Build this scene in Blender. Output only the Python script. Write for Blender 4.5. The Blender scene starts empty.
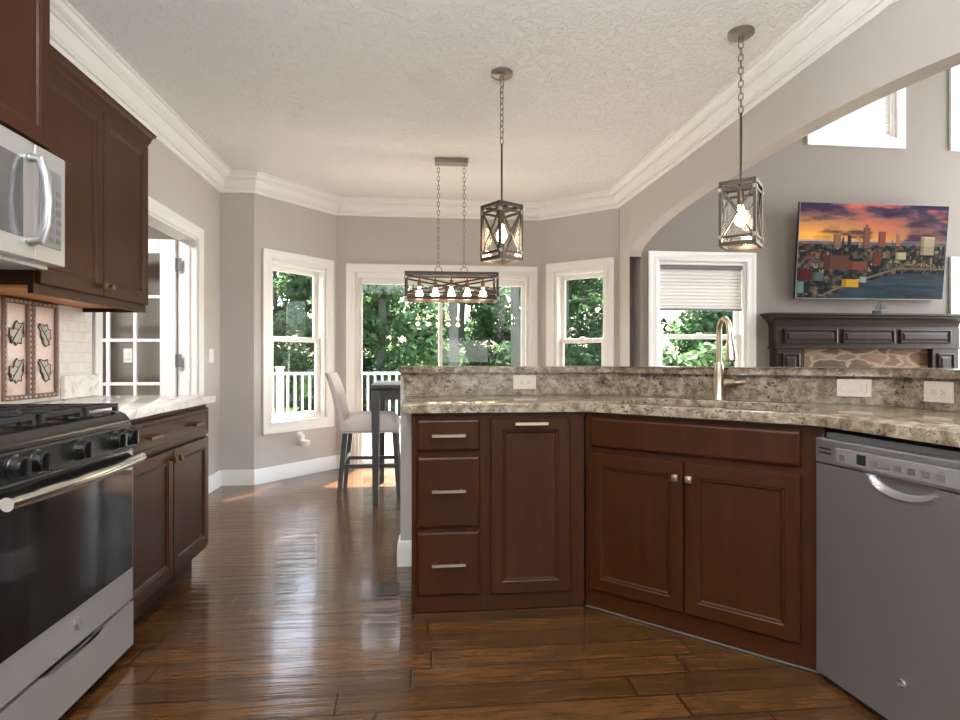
import bpy, bmesh, math, random
import numpy as np
from mathutils import Vector, Matrix
PI = math.pi
R = math.radians
random.seed(7)
S = bpy.context.scene
C = S.collection

# ------------------------------------------------------------------ camera, sky, sun, lights, exposure
cd = bpy.data.cameras.new('camera')
cam = bpy.data.objects.new('camera', cd); C.objects.link(cam)
cam.location = (0, 0, 1.105); cam.rotation_euler = (PI/2, 0, -R(6.18))
cd.sensor_width = 36; cd.lens = 22.5; cd.clip_start = .02; cd.clip_end = 200
S.camera = cam
S.view_settings.view_transform = 'Standard'
S.view_settings.look = 'None'
S.view_settings.exposure = 0.28
S.view_settings.gamma = 1
S.view_settings.use_curve_mapping = False

w = bpy.data.worlds.new('sky'); S.world = w; w.use_nodes = True
nt = w.node_tree; bg = nt.nodes['Background']
sky = nt.nodes.new('ShaderNodeTexSky')
sky.sky_type = 'NISHITA'; sky.sun_disc = False
sky.sun_elevation = R(58); sky.sun_rotation = R(12); sky.dust_density = 4.0
nt.links.new(sky.outputs[0], bg.inputs[0]); bg.inputs[1].default_value = 1.0

def lamp(name, kind, loc, rot, energy, color=(1, 1, 1), **kw):
    d = bpy.data.lights.new(name, kind); d.energy = energy; d.color = color
    for k, v in kw.items(): setattr(d, k, v)
    o = bpy.data.objects.new(name, d); C.objects.link(o); o.location = loc; o.rotation_euler = rot
    return o
lamp('sun', 'SUN', (0, 20, 20), (-R(30), 0, -R(14)), 50, (1, .95, .86), angle=R(.6))
# fill lights added behind the camera and on the great room's right wall
lamp('rear_fill', 'AREA', (1.2, -2.57, 1.05), (PI/2, 0, 0), 10, (1, .98, .95), shape='RECTANGLE', size=1.3, size_y=1.1)
lamp('great_room_fill', 'AREA', (8.17, 3.95, 2.4), (0, PI/2, 0), 400, (.97, .985, 1), shape='RECTANGLE', size=3.6, size_y=2.4)
# the photographer's flash bounced off the ceiling behind the camera
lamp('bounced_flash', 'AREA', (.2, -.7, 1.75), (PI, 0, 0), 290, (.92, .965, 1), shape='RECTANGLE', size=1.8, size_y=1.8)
# small fill lights added at the ceiling above the camera, out of view
for x, y in ((-.45, .5), (-.45, 1.75)):
    lamp('overhead_fill', 'AREA', (x, y, 2.725), (0, 0, 0), 12, (1, .98, .95), shape='DISK', size=.16)
lamp('side_room_fill', 'AREA', (-3.0, 3.6, 2.6), (0, 0, 0), 100, (1, .97, .94), shape='DISK', size=.5)  # unseen fill added to brighten the room behind the glass door
lamp('great_room_top_fill', 'AREA', (4.8, 2.6, 5.0), (0, 0, 0), 40, (1, .96, .9), shape='DISK', size=.8)  # unseen fill added under the high ceiling

# ------------------------------------------------------------------ materials
def mat(name, col, rough=.5, metal=0., spec=.5, coat=0., coat_rough=.1):
    m = bpy.data.materials.new(name); m.use_nodes = True
    b = m.node_tree.nodes['Principled BSDF']
    b.inputs['Base Color'].default_value = (*col, 1); b.inputs['Roughness'].default_value = rough
    b.inputs['Metallic'].default_value = metal; b.inputs['Specular IOR Level'].default_value = spec
    b.inputs['Coat Weight'].default_value = coat; b.inputs['Coat Roughness'].default_value = coat_rough
    return m
def N(m, t, **kw):
    n = m.node_tree.nodes.new(t)
    for k, v in kw.items(): setattr(n, k, v)
    return n
def L(m, a, b): m.node_tree.links.new(a, b)
def P(m): return m.node_tree.nodes['Principled BSDF']
def ramp(m, fac, stops):
    r = N(m, 'ShaderNodeValToRGB'); e = r.color_ramp.elements
    while len(e) < len(stops): e.new(.5)
    for k, (p, c) in enumerate(stops): e[k].position = p; e[k].color = (*c, 1)
    L(m, fac, r.inputs[0]); return r
def coords(m, scale=(1, 1, 1), rot=(0, 0, 0), kind='Object'):
    t = N(m, 'ShaderNodeTexCoord'); mp = N(m, 'ShaderNodeMapping')
    mp.inputs['Scale'].default_value = scale; mp.inputs['Rotation'].default_value = rot
    L(m, t.outputs[kind], mp.inputs[0]); return mp.outputs[0]
def noise(m, vec, scale, detail=4, rough=.55, dist=0.):
    n = N(m, 'ShaderNodeTexNoise'); n.inputs['Scale'].default_value = scale
    n.inputs['Detail'].default_value = detail; n.inputs['Roughness'].default_value = rough
    n.inputs['Distortion'].default_value = dist; L(m, vec, n.inputs['Vector']); return n
def bump(m, h, strength, dist=.01):
    b = N(m, 'ShaderNodeBump'); b.inputs['Strength'].default_value = strength; b.inputs['Distance'].default_value = dist
    L(m, h, b.inputs['Height']); L(m, b.outputs[0], P(m).inputs['Normal']); return b
def srgb(r, g, b):
    f = lambda v: (v/255/12.92) if v/255 <= .04045 else ((v/255+.055)/1.055)**2.4
    return (f(r), f(g), f(b))

def make_wall(name, col):
    m = mat(name, col, .75, spec=.3)
    n = noise(m, coords(m), 90, 3); bump(m, n.outputs[0], .06, .004); return m
M = {}
M['wall'] = make_wall('greige_wall_paint', srgb(192, 186, 181))
M['wall_great'] = make_wall('grey_wall_paint', srgb(138, 130, 122))
M['white'] = mat('white_trim_paint', srgb(238, 237, 234), .38)
M['plastic'] = mat('white_plastic', srgb(240, 238, 234), .35)
M['almond'] = mat('almond_plastic', srgb(200, 188, 174), .35)
M['socket'] = mat('dark_slot', srgb(70, 60, 52), .6)

m = M['ceiling'] = mat('textured_ceiling_paint', srgb(232, 231, 229), .85, spec=.2)
v = coords(m); a = noise(m, v, 17, 5, .6, 1.6); r1 = ramp(m, a.outputs[0], [(.47, (0, 0, 0)), (.60, (1, 1, 1))])
bump(m, r1.outputs[0], .62, .009)

# hand scraped plank floor, boards run along X
m = M['floor'] = mat('hand_scraped_wood_floor', (.1, .05, .02), .20, spec=.38, coat=.3, coat_rough=.09)
v = coords(m)
bk = N(m, 'ShaderNodeTexBrick'); bk.offset = 0; bk.offset_frequency = 2; bk.squash = 1
bk.inputs['Scale'].default_value = 1; bk.inputs['Brick Width'].default_value = .98; bk.inputs['Row Height'].default_value = .127
bk.inputs['Mortar Size'].default_value = .0055; bk.inputs['Mortar Smooth'].default_value = .55; bk.inputs['Bias'].default_value = 0
bk.inputs['Color1'].default_value = (0, 0, 0, 1); bk.inputs['Color2'].default_value = (1, 1, 1, 1); bk.inputs['Mortar'].default_value = (.5, .5, .5, 1)
sp = N(m, 'ShaderNodeSeparateXYZ'); L(m, v, sp.inputs[0])
rw = N(m, 'ShaderNodeMath', operation='DIVIDE'); rw.inputs[1].default_value = .127; L(m, sp.outputs[1], rw.inputs[0])
fl = N(m, 'ShaderNodeMath', operation='FLOOR'); L(m, rw.outputs[0], fl.inputs[0])
wn = N(m, 'ShaderNodeTexWhiteNoise', noise_dimensions='1D'); L(m, fl.outputs[0], wn.inputs['W'])
ox = N(m, 'ShaderNodeMath', operation='MULTIPLY_ADD'); ox.inputs[1].default_value = 2.3; L(m, wn.outputs[0], ox.inputs[0]); L(m, sp.outputs[0], ox.inputs[2])
cb = N(m, 'ShaderNodeCombineXYZ'); L(m, ox.outputs[0], cb.inputs[0]); L(m, sp.outputs[1], cb.inputs[1]); L(m, cb.outputs[0], bk.inputs['Vector'])
gr = noise(m, coords(m, (1.5, 11, 1)), 2.6, 7, .58, 1.6)
bl = noise(m, coords(m, (1.0, 3.2, 1)), 3.0, 3, .5, .4)
c1 = ramp(m, gr.outputs[0], [(.26, srgb(64, 41, 20)), (.52, srgb(82, 54, 28)), (.78, srgb(98, 67, 37))])
mx = N(m, 'ShaderNodeMix', data_type='RGBA', blend_type='MULTIPLY'); mx.inputs[0].default_value = .75
tn = ramp(m, bk.outputs['Color'], [(0, (.60, .58, .56)), (.5, (.92, .90, .88)), (1, (1.2, 1.17, 1.12))])
L(m, c1.outputs[0], mx.inputs[6]); L(m, tn.outputs[0], mx.inputs[7])
mx2 = N(m, 'ShaderNodeMix', data_type='RGBA', blend_type='MULTIPLY'); mx2.inputs[0].default_value = .6
t2 = ramp(m, bl.outputs[0], [(.3, (.6, .58, .56)), (.7, (1.2, 1.18, 1.12))])
L(m, mx.outputs[2], mx2.inputs[6]); L(m, t2.outputs[0], mx2.inputs[7])
mx3 = N(m, 'ShaderNodeMix', data_type='RGBA'); mx3.inputs[7].default_value = (*srgb(24, 13, 7), 1)
L(m, bk.outputs['Fac'], mx3.inputs[0]); L(m, mx2.outputs[2], mx3.inputs[6]); L(m, mx3.outputs[2], P(m).inputs['Base Color'])
sc = noise(m, coords(m, (.9, 13, 1)), 2.2, 3, .5, .5)
ch = noise(m, coords(m, (26, 3, 1)), 2.0, 2, .5, .3)
ad = N(m, 'ShaderNodeMath', operation='MULTIPLY_ADD'); ad.inputs[1].default_value = .05
L(m, ch.outputs[0], ad.inputs[0]); L(m, sc.outputs[0], ad.inputs[2])
ad2 = N(m, 'ShaderNodeMath', operation='MULTIPLY_ADD'); ad2.inputs[1].default_value = -.6
L(m, bk.outputs['Fac'], ad2.inputs[0]); L(m, ad.outputs[0], ad2.inputs[2])
bump(m, ad2.outputs[0], .38, .012)

def make_wood(name, c0, c1, rough=.3, coat=.35):
    m = mat(name, c0, rough, spec=.2, coat=coat, coat_rough=.3)
    n = noise(m, coords(m, (9, 9, .9)), 3, 7, .6, .5); r = ramp(m, n.outputs[0], [(.3, c0), (.72, c1)])
    L(m, r.outputs[0], P(m).inputs['Base Color']); return m
M['cherry'] = make_wood('cherry_stained_wood', srgb(49, 22, 3), srgb(62, 30, 6), .40, .06)
M['under'] = make_wood('light_cabinet_underside', srgb(176, 118, 66), srgb(196, 138, 82), .5, 0)
M['espresso'] = make_wood('espresso_mantel_wood', srgb(46, 36, 31), srgb(56, 45, 38), .42, .05)
M['greypaint'] = mat('charcoal_painted_wood', srgb(70, 70, 70), .4)
M['steel'] = mat('stainless_steel', srgb(186, 186, 186), .34, .65)
m = M['steel']; n = noise(m, coords(m, (2, 2, 120)), 4, 3); r = ramp(m, n.outputs[0], [(.3, (.31,)*3), (.7, (.35,)*3)]); L(m, r.outputs[0], P(m).inputs['Roughness'])
M['slate'] = mat('grey_stainless_steel', srgb(180, 181, 183), .36, .85)
M['chrome'] = mat('brushed_handle_steel', srgb(214, 212, 208), .2, 1)
M['nickel'] = mat('satin_nickel', srgb(205, 190, 168), .3, 1)
M['bronze'] = mat('aged_bronze', srgb(120, 88, 62), .35, .9)
M['lanternmetal'] = mat('weathered_dark_metal', srgb(72, 62, 54), .4, .7)
M['darkmetal'] = mat('dark_bronze_frame', srgb(50, 38, 30), .4, .4)
M['clip'] = mat('brushed_clip_nickel', srgb(140, 132, 124), .38, .8)
M['black'] = mat('black_enamel', srgb(22, 22, 23), .22)
M['iron'] = mat('cast_iron', srgb(30, 30, 31), .55)
M['blackglass'] = mat('black_oven_glass', (.006, .006, .007), .06, spec=.35)
M['darkplastic'] = mat('dark_plastic', srgb(38, 38, 40), .4)
M['greyplastic'] = mat('grey_plastic', srgb(120, 120, 122), .4)
M['fabric'] = mat('light_grey_upholstery', srgb(188, 180, 174), .9, spec=.2)
m = M['fabric']; n = noise(m, coords(m), 300, 2); bump(m, n.outputs[0], .3, .002)
M['shade'] = mat('cellular_shade_fabric', srgb(232, 230, 226), .9, spec=.1)
m = M['shade']; tr = N(m, 'ShaderNodeBsdfTranslucent'); tr.inputs[0].default_value = (.85, .84, .82, 1)
mxs = N(m, 'ShaderNodeMixShader'); mxs.inputs[0].default_value = .10
out = m.node_tree.nodes['Material Output']
L(m, P(m).outputs[0], mxs.inputs[1]); L(m, tr.outputs[0], mxs.inputs[2]); L(m, mxs.outputs[0], out.inputs[0])

def make_granite(name, light=1.0):
    m = mat(name, (.3, .27, .23), .16, spec=.4, coat=.1, coat_rough=.08)
    v = coords(m)
    a = noise(m, v, 20, 6, .68, .5)
    k = lambda r_, g_, b_: tuple(min(.95, c*light) for c in srgb(r_, g_, b_))
    base = ramp(m, a.outputs[0], [(.30, k(82, 68, 54)), (.43, k(134, 118, 98)), (.55, k(168, 153, 131)), (.72, k(200, 190, 172))])
    b_ = noise(m, coords(m, (1, 1, 1.6)), 38, 4, .6, 1.2); dk = ramp(m, b_.outputs[0], [(.385, (1, 1, 1)), (.42, (0, 0, 0))])
    mask2 = noise(m, v, 9, 2); mk = ramp(m, mask2.outputs[0], [(.38, (.35,)*3), (.6, (1,)*3)])
    mu = N(m, 'ShaderNodeMath', operation='MULTIPLY'); L(m, dk.outputs[0], mu.inputs[0]); L(m, mk.outputs[0], mu.inputs[1])
    x = N(m, 'ShaderNodeMix', data_type='RGBA'); x.inputs[7].default_value = (*srgb(44, 36, 32), 1)
    L(m, mu.outputs[0], x.inputs[0]); L(m, base.outputs[0], x.inputs[6])
    c_ = noise(m, v, 30, 4, .6, .5); br = ramp(m, c_.outputs[0], [(.56, (0, 0, 0)), (.64, (.75, .75, .75))])
    y = N(m, 'ShaderNodeMix', data_type='RGBA'); y.inputs[7].default_value = (*srgb(104, 78, 54), 1)
    L(m, br.outputs[0], y.inputs[0]); L(m, x.outputs[2], y.inputs[6]); L(m, y.outputs[2], P(m).inputs['Base Color'])
    return m
M['granite'] = make_granite('speckled_granite', .74)
m = M['marble'] = mat('cream_stone', srgb(222, 216, 208), .15, coat=.2)
n = noise(m, coords(m), 9, 8, .6, 1.6); r = ramp(m, n.outputs[0], [(.34, srgb(196, 186, 176)), (.48, srgb(232, 226, 218)), (.7, srgb(242, 239, 234))]); L(m, r.outputs[0], P(m).inputs['Base Color'])
m = M['tile'] = mat('travertine_tile', srgb(222, 212, 202), .5)
bt = N(m, 'ShaderNodeTexBrick'); bt.inputs['Scale'].default_value = 1; bt.inputs['Brick Width'].default_value = .10; bt.inputs['Row Height'].default_value = .052
bt.inputs['Mortar Size'].default_value = .0025; bt.inputs['Color1'].default_value = (*srgb(232, 227, 220), 1); bt.inputs['Color2'].default_value = (*srgb(226, 219, 211), 1); bt.inputs['Mortar'].default_value = (*srgb(214, 206, 198), 1)
mpv = coords(m); sx = N(m, 'ShaderNodeSeparateXYZ'); cx = N(m, 'ShaderNodeCombineXYZ'); L(m, mpv, sx.inputs[0]); L(m, sx.outputs[0], cx.inputs[0]); L(m, sx.outputs[2], cx.inputs[1])
L(m, cx.outputs[0], bt.inputs['Vector']); n = noise(m, mpv, 30, 5)
x = N(m, 'ShaderNodeMix', data_type='RGBA', blend_type='MULTIPLY'); x.inputs[0].default_value = .35; rr = ramp(m, n.outputs[0], [(.3, (.75, .72, .7)), (.6, (1, 1, 1))])
L(m, bt.outputs[0], x.inputs[6]); L(m, rr.outputs[0], x.inputs[7]); L(m, x.outputs[2], P(m).inputs['Base Color'])
m = M['copper'] = mat('pale_copper_tile', srgb(226, 190, 168), .42, .25)
n = noise(m, coords(m), 7, 5, .6, .8); r = ramp(m, n.outputs[0], [(.3, srgb(222, 190, 170)), (.55, srgb(236, 216, 204)), (.75, srgb(240, 228, 218))]); L(m, r.outputs[0], P(m).inputs['Base Color'])
M['copperframe'] = mat('aged_copper_frame', srgb(138, 112, 98), .4, .4)
M['pewter'] = mat('pewter_relief', srgb(190, 180, 170), .4, .3)
M['pewterdark'] = mat('dark_pewter_outline', srgb(58, 50, 46), .5, .3)
m = M['stone'] = mat('fieldstone', srgb(140, 105, 80), .8)
st = coords(m, (1, 1, 2.6)); n0 = noise(m, st, 3, 3); 
vo = N(m, 'ShaderNodeTexVoronoi', feature='DISTANCE_TO_EDGE'); vo.inputs['Scale'].default_value = 3.6
mvv = N(m, 'ShaderNodeVectorMath', operation='MULTIPLY_ADD'); mvv.inputs[1].default_value = (.25, .25, .25); L(m, n0.outputs[1], mvv.inputs[0]); L(m, st, mvv.inputs[2]); L(m, mvv.outputs[0], vo.inputs['Vector'])
vc = N(m, 'ShaderNodeTexVoronoi'); vc.inputs['Scale'].default_value = 3.6; L(m, mvv.outputs[0], vc.inputs['Vector'])
sxx = N(m, 'ShaderNodeSeparateColor'); L(m, vc.outputs['Color'], sxx.inputs[0])
cc = ramp(m, sxx.outputs[0], [(0, srgb(78, 58, 44)), (.5, srgb(116, 88, 66)), (1, srgb(140, 110, 84))])
ee = ramp(m, vo.outputs[0], [(.03, (1, 1, 1)), (.09, (0, 0, 0))])
x = N(m, 'ShaderNodeMix', data_type='RGBA'); x.inputs[7].default_value = (*srgb(150, 130, 108), 1)
L(m, ee.outputs[0], x.inputs[0]); L(m, cc.outputs[0], x.inputs[6]); L(m, x.outputs[2], P(m).inputs['Base Color']); bump(m, vo.outputs[0], .6, .05)

def make_glass(name, tint=(1, 1, 1), fres=1.45):
    m = bpy.data.materials.new(name); m.use_nodes = True; m.node_tree.nodes.remove(P(m))
    out = m.node_tree.nodes['Material Output']
    t = N(m, 'ShaderNodeBsdfTransparent'); t.inputs[0].default_value = (*tint, 1)
    g = N(m, 'ShaderNodeBsdfGlossy'); g.inputs['Roughness'].default_value = .0
    f = N(m, 'ShaderNodeFresnel'); mx = N(m, 'ShaderNodeMixShader')
    ge = N(m, 'ShaderNodeNewGeometry'); mr = N(m, 'ShaderNodeMapRange'); mr.inputs[3].default_value = fres; mr.inputs[4].default_value = 1/fres   # same reflectance on both faces of the sheet
    L(m, ge.outputs['Backfacing'], mr.inputs[0]); L(m, mr.outputs[0], f.inputs[0])
    L(m, f.outputs[0], mx.inputs[0]); L(m, t.outputs[0], mx.inputs[1]); L(m, g.outputs[0], mx.inputs[2]); L(m, mx.outputs[0], out.inputs[0]); return m
M['glass'] = make_glass('window_glass', (.97, .985, .98))
M['lampglass'] = make_glass('clear_lantern_glass', (.98, .98, .97), 1.3)
def make_emit(name, col, strength):
    m = bpy.data.materials.new(name); m.use_nodes = True; m.node_tree.nodes.remove(P(m))
    e = N(m, 'ShaderNodeEmission'); e.inputs[0].default_value = (*col, 1); e.inputs[1].default_value = strength
    L(m, e.outputs[0], m.node_tree.nodes['Material Output'].inputs[0]); return m
M['bulb'] = make_emit('warm_glowing_bulb', (1, .72, .40), 26)
M['bulb2'] = make_emit('pendant_glowing_bulb', (1, .86, .62), 22)
M['mwglass'] = mat('grey_microwave_glass', srgb(112, 112, 112), .12, .5)
M['keys'] = mat('grey_keys', srgb(98, 98, 100), .4)
M['composite'] = mat('brown_composite_sink', srgb(52, 45, 38), .5)
M['lcd'] = mat('dark_display', srgb(40, 46, 44), .15)

m = M['grass'] = mat('lawn_grass', srgb(96, 132, 58), .9, spec=.1)
n = noise(m, coords(m), 1.2, 6, .7); r = ramp(m, n.outputs[0], [(.3, srgb(52, 76, 30)), (.7, srgb(88, 106, 52))]); L(m, r.outputs[0], P(m).inputs['Base Color'])
M['deck'] = mat('weathered_deck_boards', srgb(96, 90, 82), .8)
def make_leaf(name, ca, cb):
    m = mat(name, ca, .55, spec=.25)
    n = noise(m, coords(m), 2.2, 4, .6); r = ramp(m, n.outputs[0], [(.35, ca), (.65, cb)]); L(m, r.outputs[0], P(m).inputs['Base Color'])
    t = N(m, 'ShaderNodeBsdfTranslucent'); L(m, r.outputs[0], t.inputs[0]); mx = N(m, 'ShaderNodeMixShader'); mx.inputs[0].default_value = .4
    L(m, P(m).outputs[0], mx.inputs[1]); L(m, t.outputs[0], mx.inputs[2]); L(m, mx.outputs[0], m.node_tree.nodes['Material Output'].inputs[0]); return m
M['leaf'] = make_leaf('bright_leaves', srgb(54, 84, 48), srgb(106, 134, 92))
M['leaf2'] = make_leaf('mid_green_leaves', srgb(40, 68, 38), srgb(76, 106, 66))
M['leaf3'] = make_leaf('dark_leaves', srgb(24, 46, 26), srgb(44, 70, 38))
M['bark'] = mat('grey_bark', srgb(96, 92, 86), .9)
M['bark2'] = mat('brown_bark', srgb(92, 80, 68), .9)

# ------------------------------------------------------------------ mesh helpers
def NB(): return bmesh.new()
def box(bm, x0, x1, y0, y1, z0, z1, bev=0, seg=1):
    vs = [bm.verts.new((x, y, z)) for x in (x0, x1) for y in (y0, y1) for z in (z0, z1)]
    fs = [bm.faces.new([vs[i] for i in q]) for q in ((0, 1, 3, 2), (4, 6, 7, 5), (0, 4, 5, 1), (2, 3, 7, 6), (0, 2, 6, 4), (1, 5, 7, 3))]
    if bev:
        es = list({e for f in fs for e in f.edges})
        bmesh.ops.bevel(bm, geom=es, offset=bev, segments=seg, profile=.5, affect='EDGES')
    return bm
def bar(bm, p0, p1, w, h=None, up=(0, 0, 1)):
    h = h or w; p0 = Vector(p0); p1 = Vector(p1); d = (p1-p0).normalized(); u = Vector(up)
    if abs(d.dot(u)) > .95: u = Vector((1, 0, 0))
    s = d.cross(u).normalized(); t = s.cross(d).normalized()
    vs = []
    for p in (p0, p1):
        for a, b in ((-1, -1), (1, -1), (1, 1), (-1, 1)): vs.append(bm.verts.new(p+s*a*w/2+t*b*h/2))
    for q in ((3, 2, 1, 0), (4, 5, 6, 7), (0, 1, 5, 4), (1, 2, 6, 5), (2, 3, 7, 6), (3, 0, 4, 7)): bm.faces.new([vs[i] for i in q])
    return bm
def tube(bm, pts, r, n=10, closed=False):
    pts = [Vector(p) for p in pts]; k = len(pts); rr = r if isinstance(r, (list, tuple)) else [r]*k
    rings = []; prev = None
    for i, p in enumerate(pts):
        if closed: d = pts[(i+1) % k]-pts[i-1]
        else: d = pts[min(i+1, k-1)]-pts[max(i-1, 0)]
        d.normalize()
        if prev is None:
            u = Vector((0, 0, 1)) if abs(d.z) < .9 else Vector((1, 0, 0)); s = d.cross(u).normalized()
        else:
            s = (prev-d*prev.dot(d)).normalized()
        prev = s; t = d.cross(s)
        rings.append([bm.verts.new(p+(s*math.cos(2*PI*j/n)+t*math.sin(2*PI*j/n))*rr[i]) for j in range(n)])
    for i in range(k if closed else k-1):
        a, b = rings[i], rings[(i+1) % k]
        for j in range(n): bm.faces.new((a[j], a[(j+1) % n], b[(j+1) % n], b[j]))
    if not closed:
        bm.faces.new(rings[0][::-1]); bm.faces.new(rings[-1])
    return bm
def lathe(bm, prof, c=(0, 0, 0), n=24, axis='z'):
    c = Vector(c); rings = []
    for r, h in prof:
        ring = []
        for j in range(n):
            a = 2*PI*j/n; p = (r*math.cos(a), r*math.sin(a), h)
            if axis == 'y': p = (p[0], p[2], p[1])
            elif axis == 'x': p = (p[2], p[0], p[1])
            ring.append(bm.verts.new(c+Vector(p)))
        rings.append(ring)
    for a, b in zip(rings, rings[1:]):
        for j in range(n): bm.faces.new((a[j], a[(j+1) % n], b[(j+1) % n], b[j]))
    bm.faces.new(rings[0][::-1]); bm.faces.new(rings[-1]); return bm
def prism(bm, poly, z0, z1, bev=0, mapf=lambda x, y, z: (x, y, z)):
    a = [bm.verts.new(mapf(x, y, z0)) for x, y in poly]; b = [bm.verts.new(mapf(x, y, z1)) for x, y in poly]
    n = len(poly); fs = [bm.faces.new(a[::-1]), bm.faces.new(b)]
    for i in range(n): fs.append(bm.faces.new((a[i], a[(i+1) % n], b[(i+1) % n], b[i])))
    if bev:
        es = [e for e in fs[1].edges]+[e for e in fs[0].edges]
        bmesh.ops.bevel(bm, geom=es, offset=bev, segments=2, profile=.5, affect='EDGES')
    else: bmesh.ops.triangulate(bm, faces=fs[:2])
    return bm
def relief(bm, x0, x1, z0, z1, loops, yback):
    """door / drawer front: nested rectangular loops (inset, y); the last one is filled"""
    rings = []
    for ins, y in [(0, yback)]+list(loops):
        rings.append([bm.verts.new(p) for p in ((x0+ins, y, z0+ins), (x1-ins, y, z0+ins), (x1-ins, y, z1-ins), (x0+ins, y, z1-ins))])
    for a, b in zip(rings, rings[1:]):
        for j in range(4): bm.faces.new((a[j], a[(j+1) % 4], b[(j+1) % 4], b[j]))
    bm.faces.new(rings[-1]); bm.faces.new(rings[0][::-1]); return bm
def sweep(bm, path, prof, closed=False, mapf=lambda x, y, h: (x, y, h)):
    """profile (offset to the left of the path, height), mitred"""
    n = len(path); pts = [Vector(p) for p in path]; rings = []
    for i in range(n):
        d0 = (pts[i]-pts[i-1]).normalized() if (i > 0 or closed) else None
        d1 = (pts[(i+1) % n]-pts[i]).normalized() if (i < n-1 or closed) else None
        d0 = d0 or d1; d1 = d1 or d0
        n0 = Vector((-d0.y, d0.x)); n1 = Vector((-d1.y, d1.x)); mi = (n0+n1).normalized(); mi /= max(.2, mi.dot(n0))
        rings.append([bm.verts.new(mapf(pts[i].x+mi.x*o, pts[i].y+mi.y*o, h)) for o, h in prof])
    k = len(prof)
    for i in range(n if closed else n-1):
        a, b = rings[i], rings[(i+1) % n]
        for j in range(k): bm.faces.new((a[j], a[(j+1) % k], b[(j+1) % k], b[j]))
    if not closed:
        bm.faces.new(rings[0][::-1]); bm.faces.new(rings[-1])
    return bm

def obj(name, bm, m, parent=None, smooth=None, loc=None, rotz=None):
    bmesh.ops.recalc_face_normals(bm, faces=bm.faces[:])
    me = bpy.data.meshes.new(name); bm.to_mesh(me); bm.free()
    o = bpy.data.objects.new(name, me); C.objects.link(o)
    if m: me.materials.append(m)
    if smooth:
        for p in me.polygons: p.use_smooth = True
        me.set_sharp_from_angle(angle=R(smooth))
    if parent: o.parent = parent
    if loc: o.location = loc
    if rotz is not None: o.rotation_euler = (0, 0, rotz)
    return o
def thing(name, label, cat, loc=(0, 0, 0), rotz=0, group=None):
    o = bpy.data.objects.new(name, None); C.objects.link(o); o.empty_display_size = .1
    o.location = loc; o.rotation_euler = (0, 0, rotz); o['label'] = label; o['category'] = cat
    if group: o['group'] = group
    return o
def tag(o, label, cat, group=None):
    o['label'] = label; o['category'] = cat
    if group: o['group'] = group
    return o
def struct(o, label=None, cat=None):
    o['kind'] = 'structure'
    if label: o['label'] = label
    if cat: o['category'] = cat
    return o
def dup(root, loc, rotz, label=None):
    r = root.copy(); C.objects.link(r); r.location = loc; r.rotation_euler = (0, 0, rotz)
    if label: r['label'] = label
    for ch in list(root.children):
        c = ch.copy(); C.objects.link(c); c.parent = r
        for g in list(ch.children):
            d = g.copy(); C.objects.link(d); d.parent = c
    return r

# ------------------------------------------------------------------ the setting
XL, XR, YB, CH = -1.71, 1.97, 6.25, 2.74
JL, BL, BR, JR = (-1.418, 5.50), (-.80, 6.25), (1.316, 6.25), (1.97, 5.65)
YR = -2.6; GX = 8.2; GY = 5.55; GH = 5.2; SX = -4.6
bm = NB(); prism(bm, [(SX, YR-.1), (GX, YR-.1), (GX, 5.6), (2.05, 5.6), (1.36, 6.33), (-.86, 6.33), (-1.52, 5.55), (SX, 5.55)], -.12, 0)
struct(obj('floor', bm, M['floor']), 'dark hand-scraped wooden plank floor', 'floor')
M['reflector'] = mat('beige_reflector', srgb(140, 131, 120), .95, spec=.05)  # unseen pale sheet added to bounce light up under the arch
bm = NB(); box(bm, 2.12, GX-.01, YR+.01, GY-.01, .0005, .012); struct(obj('floor_reflector', bm, M['reflector']), 'light carpet added beyond the arch to brighten its underside', 'floor')
bm = NB(); prism(bm, [(XL-.14, YR), (XR+.11, YR), (XR+.11, 5.7), (1.37, 6.33), (-.86, 6.33), (-1.52, 5.6), (XL-.14, 5.6)], CH, CH+.12)
struct(obj('ceiling', bm, M['ceiling']), 'white textured kitchen ceiling', 'ceiling')
bm = NB(); box(bm, XR+.11, GX, YR, 5.7, GH, GH+.1); struct(obj('ceiling_great_room', bm, M['ceiling']), 'high ceiling of the room beyond the arch', 'ceiling')
bm = NB(); box(bm, SX, XL-.14, 1.5, 5.4, CH, CH+.1); struct(obj('ceiling_side_room', bm, M['ceiling']), 'ceiling of the room behind the glass door', 'ceiling')

def wall(name, p0, p1, H, ops, m, t=.14, label=None):
    """wall seen from inside: local x from p0 to p1, y outwards, openings (x0,x1,z0,z1)"""
    Lh = math.hypot(p1[0]-p0[0], p1[1]-p0[1]); ang = math.atan2(p1[1]-p0[1], p1[0]-p0[0])
    bm = NB(); xs = sorted({0, Lh, *[o[0] for o in ops], *[o[1] for o in ops]})
    for a, b in zip(xs, xs[1:]):
        zz = sorted((o[2], o[3]) for o in ops if o[0] <= a+1e-6 and o[1] >= b-1e-6); z = 0
        for c, d in zz:
            if c > z: box(bm, a, b, 0, t, z, c)
            z = d
        if z < H: box(bm, a, b, 0, t, z, H)
    o = obj(name, bm, m, loc=(p0[0], p0[1], 0), rotz=ang); struct(o, label, 'wall'); return (p0[0], p0[1], 0), ang
WZ0, WZ1 = .525, 2.02
wall('wall_left', (XL, YR), (XL, 5.50), CH, [(3.48-YR, 4.95-YR, 0, 2.06)], M['wall'], label='greige left kitchen wall with a wide doorway')
wall('wall_left_return', (XL-.14, 5.50), (JL[0], 5.50), CH, [], M['wall'], label='narrow greige return wall facing the kitchen')
LB = wall('wall_left_bay', JL, BL, CH, [(.173, .833, WZ0, WZ1)], M['wall'], label='angled greige bay wall left of the glass sliding door')
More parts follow.
